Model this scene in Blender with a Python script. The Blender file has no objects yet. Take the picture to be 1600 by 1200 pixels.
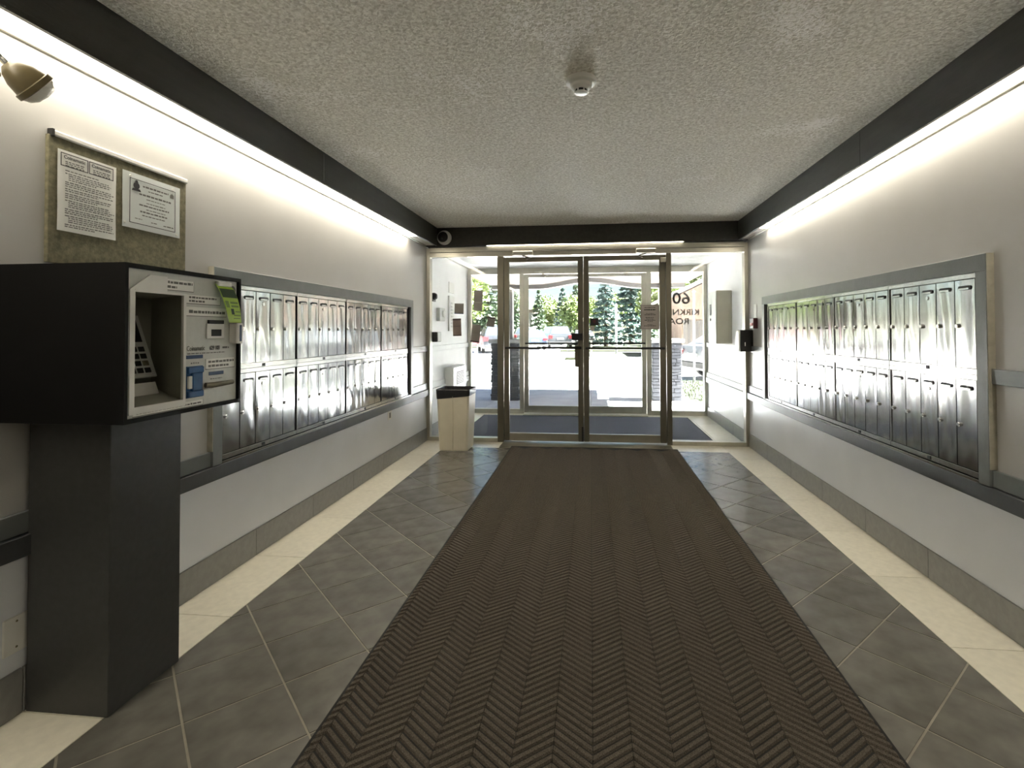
import bpy, math, random
from mathutils import Vector, Matrix

random.seed(11)
R_ = random.random
U_ = random.uniform
SC = bpy.context.scene
COL = SC.collection

# ------------------------------------------------------------------ camera
CAM_H = 1.268
cam_d = bpy.data.cameras.new('camera')
cam_d.sensor_fit = 'HORIZONTAL'
cam_d.sensor_width = 36.0
cam_d.lens = 811.0154 * 36.0 / 1600.0
cam_d.shift_x = (800.0 - 837.2152) / 1600.0
cam_d.shift_y = (502.962 - 600.0) / 1600.0
cam_d.clip_start = 0.02
cam_d.clip_end = 500
cam = bpy.data.objects.new('camera', cam_d)
COL.objects.link(cam)
_y, _p, _r = (math.radians(a) for a in (6.0345, 1.0, -0.18))
_F = Vector((-math.sin(_y) * math.cos(_p), math.cos(_y) * math.cos(_p), math.sin(_p)))
_R = Vector((math.cos(_y), math.sin(_y), 0))
_U = _R.cross(_F)
_R2 = _R * math.cos(_r) + _U * math.sin(_r)
_U2 = -_R * math.sin(_r) + _U * math.cos(_r)
_M = Matrix((_R2, _U2, -_F)).transposed().to_4x4()
_M.translation = Vector((0, 0, CAM_H))
cam.matrix_world = _M
SC.camera = cam

# ------------------------------------------------------------------ world, sun, exposure
LAMP_STRENGTH = 2.75          # fluorescent diffusers in the two coves
SUN_ENERGY = 34.0
SKY_STRENGTH = 0.032
wd = bpy.data.worlds.new('world')
SC.world = wd
wd.use_nodes = True
nt = wd.node_tree
bg = nt.nodes['Background']
sky = nt.nodes.new('ShaderNodeTexSky')
sky.sky_type = 'NISHITA'
sky.sun_disc = False
sky.sun_elevation = math.radians(56)
sky.sun_rotation = math.radians(95)
sky.air_density = 1.0
sky.dust_density = 0.3
nt.links.new(sky.outputs[0], bg.inputs[0])
bg.inputs[1].default_value = SKY_STRENGTH
sun_d = bpy.data.lights.new('sun', 'SUN')
sun_d.energy = SUN_ENERGY
sun_d.angle = math.radians(0.6)
sun_d.color = (1.0, 0.975, 0.94)
sun = bpy.data.objects.new('sun', sun_d)
COL.objects.link(sun)
sun.location = (20, 14, 30)
sun.rotation_euler = Vector((-1.5, -0.12, -2.25)).to_track_quat('-Z', 'Y').to_euler()
SC.view_settings.view_transform = 'Standard'
SC.view_settings.look = 'None'
SC.view_settings.exposure = 2.9
SC.view_settings.gamma = 1.0
SC.view_settings.use_curve_mapping = False
SC.cycles.diffuse_bounces = 6

# ------------------------------------------------------------------ materials
def new_mat(name):
    m = bpy.data.materials.new(name)
    m.use_nodes = True
    return m, m.node_tree, m.node_tree.nodes['Principled BSDF']


def mat(name, col, rough=0.5, metal=0.0, vary=0.0, vscale=8.0, bump=0.0, bscale=60.0, spec=0.5,
        objvar=0.0, stretch=None, detail=3.0, coat=0.0, bdist=0.01):
    m, t, p = new_mat(name)
    p.inputs['Base Color'].default_value = (*col, 1)
    p.inputs['Roughness'].default_value = rough
    p.inputs['Metallic'].default_value = metal
    p.inputs['Specular IOR Level'].default_value = spec
    if coat:
        p.inputs['Coat Weight'].default_value = coat
        p.inputs['Coat Roughness'].default_value = 0.08
    L = t.links.new
    tc = t.nodes.new('ShaderNodeTexCoord')
    src = tc.outputs['Object']
    if stretch:
        mp = t.nodes.new('ShaderNodeMapping')
        mp.inputs['Scale'].default_value = stretch
        L(src, mp.inputs['Vector'])
        src = mp.outputs['Vector']
    colsock = None
    if vary > 0:
        n = t.nodes.new('ShaderNodeTexNoise')
        n.inputs['Scale'].default_value = vscale
        n.inputs['Detail'].default_value = detail
        L(src, n.inputs['Vector'])
        r = t.nodes.new('ShaderNodeMapRange')
        r.inputs['From Min'].default_value = 0.3
        r.inputs['From Max'].default_value = 0.7
        r.inputs['To Min'].default_value = 1 - vary
        r.inputs['To Max'].default_value = 1 + vary
        L(n.outputs['Fac'], r.inputs['Value'])
        colsock = r.outputs['Result']
    if objvar > 0:
        oi = t.nodes.new('ShaderNodeObjectInfo')
        r2 = t.nodes.new('ShaderNodeMapRange')
        r2.inputs['To Min'].default_value = 1 - objvar
        r2.inputs['To Max'].default_value = 1 + objvar
        L(oi.outputs['Random'], r2.inputs['Value'])
        if colsock:
            mu = t.nodes.new('ShaderNodeMath')
            mu.operation = 'MULTIPLY'
            L(colsock, mu.inputs[0])
            L(r2.outputs['Result'], mu.inputs[1])
            colsock = mu.outputs[0]
        else:
            colsock = r2.outputs['Result']
    if colsock:
        vm = t.nodes.new('ShaderNodeVectorMath')
        vm.operation = 'SCALE'
        vm.inputs[0].default_value = col
        L(colsock, vm.inputs['Scale'])
        L(vm.outputs['Vector'], p.inputs['Base Color'])
    if bump > 0:
        n = t.nodes.new('ShaderNodeTexNoise')
        n.inputs['Scale'].default_value = bscale
        n.inputs['Detail'].default_value = detail
        L(src, n.inputs['Vector'])
        b = t.nodes.new('ShaderNodeBump')
        b.inputs['Strength'].default_value = bump
        b.inputs['Distance'].default_value = bdist
        L(n.outputs['Fac'], b.inputs['Height'])
        L(b.outputs['Normal'], p.inputs['Normal'])
    return m


def emit_mat(name, col, strength):
    m, t, p = new_mat(name)
    p.inputs['Base Color'].default_value = (0.8, 0.8, 0.8, 1)
    p.inputs['Emission Color'].default_value = (*col, 1)
    p.inputs['Emission Strength'].default_value = strength
    return m


def glass_mat(name, tint=(0.97, 0.985, 0.98), dirt=0.0):
    m = bpy.data.materials.new(name)
    m.use_nodes = True
    t = m.node_tree
    t.nodes.clear()
    L = t.links.new
    out = t.nodes.new('ShaderNodeOutputMaterial')
    tr = t.nodes.new('ShaderNodeBsdfTransparent')
    tr.inputs['Color'].default_value = (*tint, 1)
    gl = t.nodes.new('ShaderNodeBsdfGlossy')
    gl.inputs['Roughness'].default_value = 0.0
    fr = t.nodes.new('ShaderNodeFresnel')
    fr.inputs['IOR'].default_value = 1.45
    mx = t.nodes.new('ShaderNodeMixShader')
    L(fr.outputs[0], mx.inputs[0])
    L(tr.outputs[0], mx.inputs[1])
    L(gl.outputs[0], mx.inputs[2])
    last = mx
    if dirt > 0:
        df = t.nodes.new('ShaderNodeBsdfDiffuse')
        df.inputs['Color'].default_value = (0.8, 0.83, 0.85, 1)
        tc = t.nodes.new('ShaderNodeTexCoord')
        n = t.nodes.new('ShaderNodeTexNoise')
        n.inputs['Scale'].default_value = 4
        n.inputs['Detail'].default_value = 8
        L(tc.outputs['Object'], n.inputs['Vector'])
        r = t.nodes.new('ShaderNodeMapRange')
        r.inputs['From Min'].default_value = 0.5
        r.inputs['From Max'].default_value = 0.8
        r.inputs['To Max'].default_value = dirt
        L(n.outputs['Fac'], r.inputs['Value'])
        m2 = t.nodes.new('ShaderNodeMixShader')
        L(r.outputs[0], m2.inputs[0])
        L(mx.outputs[0], m2.inputs[1])
        L(df.outputs[0], m2.inputs[2])
        last = m2
    L(last.outputs[0], out.inputs['Surface'])
    return m


def ceiling_mat():
    m, t, p = new_mat('stucco_ceiling')
    L = t.links.new
    p.inputs['Roughness'].default_value = 0.9
    p.inputs['Specular IOR Level'].default_value = 0.2
    tc = t.nodes.new('ShaderNodeTexCoord')
    n1 = t.nodes.new('ShaderNodeTexNoise')
    n1.inputs['Scale'].default_value = 62
    n1.inputs['Detail'].default_value = 4
    n1.inputs['Distortion'].default_value = 0.8
    L(tc.outputs['Object'], n1.inputs['Vector'])
    n2 = t.nodes.new('ShaderNodeTexNoise')
    n2.inputs['Scale'].default_value = 1.6
    n2.inputs['Detail'].default_value = 6
    L(tc.outputs['Object'], n2.inputs['Vector'])
    # flaked, paler plaster where the texture was knocked off
    mul = t.nodes.new('ShaderNodeMath')
    mul.operation = 'MULTIPLY_ADD'
    L(n1.outputs['Fac'], mul.inputs[0])
    mul.inputs[1].default_value = 0.55
    L(n2.outputs['Fac'], mul.inputs[2])
    r = t.nodes.new('ShaderNodeMapRange')
    r.inputs['From Min'].default_value = 0.88
    r.inputs['From Max'].default_value = 0.99
    L(mul.outputs[0], r.inputs['Value'])
    rg = t.nodes.new('ShaderNodeMapRange')
    rg.inputs['From Min'].default_value = 0.35
    rg.inputs['From Max'].default_value = 0.65
    rg.inputs['To Min'].default_value = 0.0
    rg.inputs['To Max'].default_value = 1.0
    L(n1.outputs['Fac'], rg.inputs['Value'])
    c0 = t.nodes.new('ShaderNodeMix')
    c0.data_type = 'RGBA'
    c0.inputs[6].default_value = (0.60, 0.57, 0.49, 1)
    c0.inputs[7].default_value = (0.95, 0.93, 0.86, 1)
    L(rg.outputs[0], c0.inputs[0])
    c1 = t.nodes.new('ShaderNodeMix')
    c1.data_type = 'RGBA'
    c1.inputs[7].default_value = (0.97, 0.95, 0.91, 1)
    L(r.outputs[0], c1.inputs[0])
    L(c0.outputs[2], c1.inputs[6])
    L(c1.outputs[2], p.inputs['Base Color'])
    b = t.nodes.new('ShaderNodeBump')
    b.inputs['Strength'].default_value = 0.9
    b.inputs['Distance'].default_value = 0.012
    L(n1.outputs['Fac'], b.inputs['Height'])
    L(b.outputs['Normal'], p.inputs['Normal'])
    return m


def leaf_mat(name, c):
    m = mat(name, c, 0.6, vary=0.35, vscale=2.0)  # leaf base colour with noise variation
    return m


M = {}
M['wall'] = mat('wall_paint', (0.53, 0.525, 0.515), 0.30, vary=0.03, vscale=3, bump=0.05, bscale=180, bdist=0.004)
M['back_wall'] = mat('taupe_wall_paint', (0.20, 0.185, 0.16), 0.6, vary=0.04, vscale=3)
M['vwall'] = mat('vestibule_paint', (0.89, 0.89, 0.89), 0.5, vary=0.04, vscale=4, bump=0.08, bscale=120, bdist=0.004)
M['ceil'] = ceiling_mat()
M['vceil'] = mat('vestibule_ceiling_paint', (0.75, 0.74, 0.72), 0.7, vary=0.04, vscale=5)
M['fascia'] = mat('dark_laminate', (0.036, 0.035, 0.030), 0.45, vary=0.2, vscale=30, bump=0.1, bscale=90, stretch=(1, 0.15, 1))
M['rail'] = mat('grey_trim_paint', (0.17, 0.185, 0.19), 0.30, vary=0.08, vscale=10, bump=0.06, bscale=60)
M['ledge'] = mat('dark_grey_ledge_paint', (0.075, 0.080, 0.086), 0.38, vary=0.08, vscale=10, bump=0.06, bscale=60)
M['lower_wall_daylight'] = mat('daylight_tinted_wall_paint', (0.76, 0.79, 0.84), 0.32, vary=0.03, vscale=3, bump=0.05, bscale=180, bdist=0.004)  # cool daylight on the lower walls, put into the colour
M['cream_edge'] = mat('cream_frame_edge', (0.40, 0.38, 0.31), 0.6, vary=0.15, vscale=20)  # paler cream tone for the frame's near edge
M['grout'] = mat('grout', (0.30, 0.275, 0.225), 0.85, vary=0.15, vscale=12)
M['dtile'] = mat('dark_slate_tile', (0.15, 0.143, 0.128), 0.20, vary=0.22, vscale=9, bump=0.10, bscale=26, objvar=0.12, bdist=0.006)
M['ctile'] = mat('cream_tile', (0.84, 0.80, 0.68), 0.2, vary=0.05, vscale=30, bump=0.05, bscale=40, objvar=0.05)
M['btile'] = mat('grey_base_tile', (0.27, 0.27, 0.265), 0.35, vary=0.08, vscale=30, objvar=0.06, bump=0.05, bscale=60)
M['mat'] = mat('ribbed_mat_pile', (0.105, 0.090, 0.074), 0.9, vary=0.6, vscale=420, bump=0.5, bscale=900, spec=0.15, bdist=0.002)
M['matback'] = mat('mat_rubber', (0.007, 0.007, 0.006), 0.75, vary=0.2, vscale=60)
M['vmat'] = mat('vestibule_mat_pile', (0.11, 0.115, 0.145), 0.9, vary=0.3, vscale=90, bump=0.3, bscale=300, spec=0.2)
M['alu'] = mat('anodised_aluminium', (0.52, 0.50, 0.43), 0.32, metal=0.9, vary=0.10, vscale=5, bump=0.03, bscale=50)
M['alu_dark'] = mat('worn_aluminium', (0.21, 0.195, 0.15), 0.36, metal=0.8, vary=0.25, vscale=3, stretch=(1, 1, 0.4))
M['steel'] = mat('polished_aluminium_door', (0.60, 0.60, 0.595), 0.13, metal=1.0, vary=0.03, vscale=30, bump=0.02, bscale=6, stretch=(1, 1, 0.3), bdist=0.02)
M['steel_frame'] = mat('polished_aluminium_strip', (0.58, 0.58, 0.565), 0.2, metal=1.0, vary=0.05, vscale=20, bump=0.05, bscale=12, bdist=0.01)
M['chrome'] = mat('chrome', (0.85, 0.85, 0.85), 0.12, metal=1.0)
M['black'] = mat('black_plastic', (0.012, 0.012, 0.012), 0.45, vary=0.1, vscale=20)
M['dark'] = mat('dark_void', (0.006, 0.006, 0.006), 0.8)
M['kiosk'] = mat('black_powder_coat', (0.0035, 0.0035, 0.0035), 0.6, spec=0.2, bump=0.1, bscale=300, bdist=0.002, vary=0.1, vscale=50)
M['post'] = mat('charcoal_powder_coat', (0.046, 0.047, 0.047), 0.42, bump=0.1, bscale=300, bdist=0.002, vary=0.1, vscale=40)
M['panel'] = mat('brushed_panel', (0.60, 0.615, 0.58), 0.38, metal=0.05, vary=0.03, vscale=60)
M['beige_plastic'] = mat('beige_plastic', (0.34, 0.34, 0.28), 0.5, vary=0.06, vscale=12)
M['white_plastic'] = mat('white_plastic', (0.80, 0.80, 0.77), 0.35, vary=0.02, vscale=12)
M['paper'] = mat('white_paper', (0.86, 0.86, 0.82), 0.45, vary=0.03, vscale=15, coat=0.3)
M['paper_blue'] = mat('pale_paper', (0.72, 0.76, 0.75), 0.4, vary=0.03, vscale=15, coat=0.3)
M['paper_back'] = mat('flyer_back', (0.46, 0.41, 0.385), 0.8, vary=0.12, vscale=9)
M['paper_back2'] = mat('flyer_back_brown', (0.38, 0.28, 0.25), 0.8, vary=0.15, vscale=9)
M['paper_dark'] = mat('flyer_dark_band', (0.14, 0.11, 0.115), 0.8)
M['ink'] = mat('ink', (0.03, 0.03, 0.035), 0.7)
M['ink_grey'] = mat('ink_grey', (0.16, 0.16, 0.15), 0.7)
M['ink_blue'] = mat('ink_blue', (0.03, 0.07, 0.17), 0.5)
M['blue_plastic'] = mat('blue_plastic', (0.02, 0.10, 0.28), 0.3, vary=0.2, vscale=20)
M['green_paper'] = mat('lime_paper', (0.42, 0.62, 0.06), 0.6, vary=0.06, vscale=20)
M['green_dark'] = mat('dark_green_ink', (0.03, 0.07, 0.02), 0.6)
M['green_mid'] = mat('mid_green_ink', (0.16, 0.26, 0.03), 0.6)
M['cork'] = mat('worn_cork', (0.21, 0.195, 0.125), 0.9, vary=0.28, vscale=60, bump=0.3, bscale=140, bdist=0.004)
M['bin'] = mat('cream_bin_plastic', (0.70, 0.65, 0.52), 0.4, vary=0.06, vscale=6)
M['bag'] = mat('black_bin_bag', (0.012, 0.012, 0.015), 0.28, bump=0.5, bscale=25, bdist=0.01)
M['lampbody'] = mat('olive_metal', (0.12, 0.095, 0.045), 0.4, vary=0.15, vscale=20)
M['red'] = mat('red_paint', (0.45, 0.03, 0.03), 0.35)
M['maroon'] = mat('maroon_plastic', (0.07, 0.015, 0.02), 0.35)
M['glass'] = glass_mat('window_glass', dirt=0.03)
M['lens'] = mat('ribbed_clear_lens', (0.78, 0.77, 0.70), 0.12, bump=0.6, bscale=70, stretch=(1, 0.1, 1))
M['diffuser'] = emit_mat('lit_diffuser', (1.0, 0.905, 0.73), LAMP_STRENGTH)
M['unlit'] = mat('white_acrylic', (0.80, 0.78, 0.72), 0.35)
M['vinyl'] = mat('grey_vinyl_letter', (0.045, 0.042, 0.04), 0.6)
M['panelbox'] = mat('tan_enclosure', (0.46, 0.43, 0.34), 0.45, vary=0.03)
# outdoors
M['concrete'] = mat('concrete', (0.40, 0.405, 0.43), 0.85, vary=0.10, vscale=3, bump=0.1, bscale=60)
M['asphalt'] = mat('pale_asphalt', (0.52, 0.50, 0.49), 0.9, vary=0.10, vscale=0.9, bump=0.2, bscale=40)
M['lawn'] = mat('lawn', (0.013, 0.0185, 0.0042), 0.9, vary=0.3, vscale=1.5, bump=0.5, bscale=30)
M['grass'] = mat('grass_blade', (0.018, 0.025, 0.006), 0.7, vary=0.3, vscale=4)
M['stone'] = mat('ledge_stone', (0.042, 0.042, 0.047), 0.85, vary=0.3, vscale=5, bump=0.5, bscale=24, bdist=0.02)
M['cap'] = mat('stone_cap', (0.28, 0.28, 0.27), 0.8, vary=0.1, vscale=6)
M['soffit'] = mat('tan_soffit', (0.13, 0.095, 0.072), 0.7, vary=0.05, vscale=5)
M['soffit_white'] = mat('white_trim', (0.16, 0.15, 0.145), 0.6, vary=0.03, vscale=5)
M['bark'] = mat('bark', (0.10, 0.075, 0.05), 0.9, vary=0.3, vscale=6)
M['leaf_spruce'] = leaf_mat('spruce_needles', (0.056, 0.086, 0.046))
M['leaf_blue'] = leaf_mat('blue_spruce_needles', (0.066, 0.105, 0.095))
M['leaf_green'] = leaf_mat('broad_leaves', (0.105, 0.140, 0.036))
M['fence'] = mat('weathered_fence', (0.045, 0.041, 0.038), 0.85, vary=0.2, vscale=6, objvar=0.15, stretch=(1, 1, 0.2))
M['stucco'] = mat('tan_house_wall', (0.15, 0.105, 0.08), 0.85, vary=0.06, vscale=4)
M['housewhite'] = mat('white_house_wall', (0.16, 0.158, 0.153), 0.8, vary=0.04, vscale=4)
M['roof'] = mat('shingle_roof', (0.06, 0.05, 0.045), 0.9, vary=0.2, vscale=12)
M['winglass'] = mat('dark_window', (0.05, 0.06, 0.075), 0.08)
M['tyre'] = mat('tyre', (0.02, 0.02, 0.02), 0.8)
M['rim'] = mat('wheel_rim', (0.5, 0.5, 0.5), 0.3, metal=0.8)
M['tail'] = mat('red_tail_light', (0.14, 0.006, 0.01), 0.2)
M['whitepole'] = mat('white_painted_metal', (0.3, 0.3, 0.3), 0.4)


def car_paint(name, c):
    return mat(name, c, 0.3, coat=0.6)


# ------------------------------------------------------------------ mesh builder
WL = {}


class MB:
    def __init__(self):
        self.v = []
        self.f = []

    def add(self, verts, faces):
        o = len(self.v)
        self.v += [tuple(p) for p in verts]
        self.f += [tuple(i + o for i in fc) for fc in faces]
        return self

    def box(self, x0, x1, y0, y1, z0, z1, c=0.0):
        if x0 > x1: x0, x1 = x1, x0
        if y0 > y1: y0, y1 = y1, y0
        if z0 > z1: z0, z1 = z1, z0
        if c <= 0:
            v = [(x, y, z) for x in (x0, x1) for y in (y0, y1) for z in (z0, z1)]
            return self.add(v, [(0, 1, 3, 2), (4, 6, 7, 5), (0, 4, 5, 1), (2, 3, 7, 6), (0, 2, 6, 4), (1, 5, 7, 3)])
        # chamfered box
        v = []
        idx = {}
        for xi in (0, 1):
            for yi in (0, 1):
                for zi in (0, 1):
                    X, Y, Z = (x0, x1)[xi], (y0, y1)[yi], (z0, z1)[zi]
                    sx, sy, sz = (c if xi == 0 else -c), (c if yi == 0 else -c), (c if zi == 0 else -c)
                    idx[(xi, yi, zi, 'x')] = len(v); v.append((X, Y + sy, Z + sz))
                    idx[(xi, yi, zi, 'y')] = len(v); v.append((X + sx, Y, Z + sz))
                    idx[(xi, yi, zi, 'z')] = len(v); v.append((X + sx, Y + sy, Z))
        f = []
        for s in (0, 1):
            q = [idx[(s, a, b, 'x')] for a, b in ((0, 0), (0, 1), (1, 1), (1, 0))]
            f.append(q if s == 0 else q[::-1])
            q = [idx[(a, s, b, 'y')] for a, b in ((0, 0), (1, 0), (1, 1), (0, 1))]
            f.append(q if s == 0 else q[::-1])
            q = [idx[(a, b, s, 'z')] for a, b in ((0, 0), (0, 1), (1, 1), (1, 0))]
            f.append(q if s == 0 else q[::-1])
        for a in (0, 1):
            for b in (0, 1):
                def fix(q, outw):
                    p = [Vector(v[i]) for i in q]
                    n = (p[1] - p[0]).cross(p[2] - p[0])
                    return q if n.dot(Vector(outw)) > 0 else q[::-1]
                o1, o2 = (-1, 1)[a], (-1, 1)[b]
                f.append(fix([idx[(0, a, b, 'y')], idx[(1, a, b, 'y')], idx[(1, a, b, 'z')], idx[(0, a, b, 'z')]], (0, o1, o2)))
                f.append(fix([idx[(a, 0, b, 'x')], idx[(a, 1, b, 'x')], idx[(a, 1, b, 'z')], idx[(a, 0, b, 'z')]], (o1, 0, o2)))
                f.append(fix([idx[(a, b, 0, 'x')], idx[(a, b, 1, 'x')], idx[(a, b, 1, 'y')], idx[(a, b, 0, 'y')]], (o1, o2, 0)))
        for xi in (0, 1):
            for yi in (0, 1):
                for zi in (0, 1):
                    q = [idx[(xi, yi, zi, k)] for k in 'xyz']
                    p = [Vector(v[i]) for i in q]
                    n = (p[1] - p[0]).cross(p[2] - p[0])
                    if n.dot(Vector(((-1, 1)[xi], (-1, 1)[yi], (-1, 1)[zi]))) < 0: q = q[::-1]
                    f.append(q)
        return self.add(v, f)

    def quad(self, a, b, c, d):
        return self.add([a, b, c, d], [(0, 1, 2, 3)])

    def prism(self, poly, h0, h1, axis='z'):
        n = len(poly)
        def P(p, h):
            if axis == 'z': return (p[0], p[1], h)
            if axis == 'x': return (h, p[0], p[1])
            return (p[0], h, p[1])
        v = [P(p, h0) for p in poly] + [P(p, h1) for p in poly]
        f = [tuple(range(n))[::-1], tuple(range(n, 2 * n))] + [(i, (i + 1) % n, n + (i + 1) % n, n + i) for i in range(n)]
        area = sum(poly[i][0] * poly[(i + 1) % n][1] - poly[(i + 1) % n][0] * poly[i][1] for i in range(n))
        flip = (area < 0) != (axis == 'y') 
        if h1 < h0: flip = not flip
        if flip: f = [q[::-1] for q in f]
        return self.add(v, f)

    def tube(self, pts, r, n=10, cap=True):
        pts = [Vector(p) for p in pts]
        rs = r if isinstance(r, (list, tuple)) else [r] * len(pts)
        v, f = [], []
        d0 = (pts[1] - pts[0]).normalized()
        up = Vector((0, 0, 1)) if abs(d0.z) < 0.9 else Vector((1, 0, 0))
        side = d0.cross(up).normalized()
        for i, p in enumerate(pts):
            if i == 0: d = pts[1] - p
            elif i == len(pts) - 1: d = p - pts[i - 1]
            else: d = (pts[i + 1] - pts[i - 1])
            d.normalize()
            side = (side - d * side.dot(d)).normalized()
            w = d.cross(side)
            for k in range(n):
                a = 2 * math.pi * k / n
                v.append(p + (side * math.cos(a) + w * math.sin(a)) * rs[i])
        for i in range(len(pts) - 1):
            for k in range(n):
                k2 = (k + 1) % n
                f.append((i * n + k, i * n + k2, (i + 1) * n + k2, (i + 1) * n + k))
        if cap:
            f.append(tuple(range(n))[::-1])
            f.append(tuple(range((len(pts) - 1) * n, len(pts) * n)))
        return self.add(v, f)

    def lathe(self, prof, c=(0, 0, 0), n=24, axis=(0, 0, 1)):
        """prof: list of (radius, height along axis)"""
        ax = Vector(axis).normalized()
        up = Vector((0, 0, 1)) if abs(ax.z) < 0.9 else Vector((1, 0, 0))
        s = ax.cross(up).normalized()
        w = ax.cross(s)
        c = Vector(c)
        v, f = [], []
        for r, h in prof:
            for k in range(n):
                a = 2 * math.pi * k / n
                v.append(c + ax * h + (s * math.cos(a) + w * math.sin(a)) * max(r, 1e-5))
        for i in range(len(prof) - 1):
            for k in range(n):
                k2 = (k + 1) % n
                f.append((i * n + k, i * n + k2, (i + 1) * n + k2, (i + 1) * n + k))
        f.append(tuple(range(n))[::-1])
        f.append(tuple(range((len(prof) - 1) * n, len(prof) * n)))
        return self.add(v, f)

    def xf(self, mtx):
        self.v = [tuple(mtx @ Vector(p)) for p in self.v]
        return self

    def mesh(self, name, m):
        me = bpy.data.meshes.new(name)
        vs = [Vector(p) for p in self.v]
        lo = Vector((min(p[i] for p in vs) for i in range(3)))
        hi = Vector((max(p[i] for p in vs) for i in range(3)))
        c = (lo + hi) / 2
        me.from_pydata([p - c for p in vs], [], self.f)
        me.materials.append(M[m] if isinstance(m, str) else m)
        me.update()
        return me, c

    def build(self, name, m, parent=None, smooth=False):
        me, c = self.mesh(name, m)
        if smooth:
            me.polygons.foreach_set('use_smooth', [True] * len(me.polygons))
            try:
                me.set_sharp_from_angle(angle=math.radians(38))
            except Exception:
                pass
        o = bpy.data.objects.new(name, me)
        COL.objects.link(o)
        if parent is not None:
            o.parent = parent
            o.location = c - WL[parent]
        else:
            o.location = c
        WL[o] = c
        return o


def tag(o, label=None, cat=None, group=None, kind=None):
    if label: o['label'] = label
    if cat: o['category'] = cat
    if group: o['group'] = group
    if kind: o['kind'] = kind
    return o


def thing(name, loc, label=None, cat=None, group=None, kind=None, rz=None):
    o = bpy.data.objects.new(name, None)
    o.empty_display_size = 0.05
    COL.objects.link(o)
    o.location = loc
    WL[o] = Vector(loc)
    if rz is not None:
        o.rotation_euler = (0, 0, rz)
        WL[o] = Vector((0, 0, 0))      # children given in local coordinates
    return tag(o, label, cat, group, kind)


def copy_tree(o, parent=None):
    c = o.copy()
    COL.objects.link(c)
    c.parent = parent
    for ch in o.children:
        copy_tree(ch, c)
    return c


def bx(name, m, parent, *d, c=0.0):
    return MB().box(*d, c=c).build(name, m, parent)


def text_mesh(body, size, mtx, name, m, parent, extrude=0.0006, bold=0.0, align='CENTER', sx=1.0):
    cu = bpy.data.curves.new('tmp_text', 'FONT')
    cu.body = body
    cu.size = size
    cu.extrude = extrude
    cu.offset = bold
    cu.align_x = align
    cu.align_y = 'CENTER'
    cu.resolution_u = 3
    to = bpy.data.objects.new('tmp_text', cu)
    COL.objects.link(to)
    dg = bpy.context.evaluated_depsgraph_get()
    me = bpy.data.meshes.new_from_object(to.evaluated_get(dg))
    mb = MB()
    mb.add([mtx @ Vector((v.co.x * sx, v.co.y, v.co.z)) for v in me.vertices], [tuple(p.vertices) for p in me.polygons])
    bpy.data.objects.remove(to)
    bpy.data.curves.remove(cu)
    bpy.data.meshes.remove(me)
    return mb.build(name, m, parent)


# text frames: u along reading direction, v up, n towards the viewer
def frame(origin, u, v):
    u, v = Vector(u), Vector(v)
    n = u.cross(v)
    mt = Matrix((u, v, n)).transposed().to_4x4()
    mt.translation = Vector(origin)
    return mt


def words_on(mb, mt, x0, x1, y, h, fill=1.0, seed=0, wl=(0.006, 0.02), gap=0.0035, t=0.0004):
    """a line of word-like blocks of print"""
    rg = random.Random(seed)
    x = x0
    end = x0 + (x1 - x0) * fill
    while x < end:
        w = min(rg.uniform(*wl), end - x)
        hh = h * rg.uniform(0.75, 1.0)
        vs = [(x, y, t), (x + w, y, t), (x + w, y + hh, t), (x, y + hh, t)]
        mb.add([mt @ Vector(p) for p in vs], [(0, 1, 2, 3)])
        x += w + gap


# ------------------------------------------------------------------ room dimensions
XL, XR = -1.905, 1.718            # wall faces
XLS, XRS = -1.600, 1.4213         # inner edges of the cream floor border
D, D2 = 5.8825, 7.92              # inner and outer glazing planes
YB = -1.5                         # wall behind the viewer
ZC = 2.462
ZF = 2.2506                       # underside of the dark fascias
FXL, FXR, FY = -1.758, 1.602, 5.833
TJ = 0.6086                       # border tile length
JL, JR = 2.785, 5.301             # a joint on each side

# ------------------------------------------------------------------ structure: walls, ceilings
w = bx('wall_left', 'wall', None, XL - 0.14, XL, YB - 0.1, D + 0.02, 0, ZC + 0.1)
tag(w, 'pale grey painted lobby wall behind the kiosk', 'wall', kind='structure')
w = bx('wall_right', 'wall', None, XR, XR + 0.14, YB - 0.1, D + 0.02, 0, ZC + 0.1)
tag(w, 'pale grey painted lobby wall opposite the kiosk', 'wall', kind='structure')
bx('daylight_tint_panel', 'lower_wall_daylight', w, XR - 0.002, XR, YB, D, 0.14, 0.53)  # thin overlay that carries the painted daylight tint
bx('daylight_tint_panel', 'lower_wall_daylight', bpy.data.objects['wall_left'], XL, XL + 0.002, YB, D, 0.14, 0.53)
w = bx('wall_back', 'back_wall', None, XL, XR, YB - 0.12, YB, 0, ZC + 0.1)
tag(w, 'dark taupe wall closing the lobby behind the viewpoint', 'wall', kind='structure')
w = bx('wall_vestibule_left', 'vwall', None, XL - 0.14, XL, D + 0.02, D2 + 0.1, -0.1, 3.2)
tag(w, 'white vestibule wall with the heater and notices', 'wall', kind='structure')
w = bx('wall_vestibule_right', 'vwall', None, XR, XR + 0.14, D + 0.02, D2 + 0.1, -0.1, 3.2)
tag(w, 'white vestibule wall with the tan enclosure', 'wall', kind='structure')
c = bx('ceiling', 'ceil', None, XL, XR, YB, FY + 0.16, ZC, ZC + 0.1)
tag(c, 'scuffed beige stucco lobby ceiling', 'ceiling', kind='structure')
c = thing('ceiling', (-0.09, 6.9, 2.24), 'pale panelled ceiling of the vestibule', 'ceiling', kind='structure')
bx('slab', 'vceil', c, XL, XR, FY + 0.16, D2 + 0.12, 2.25, 2.56)
ny = 9
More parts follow.
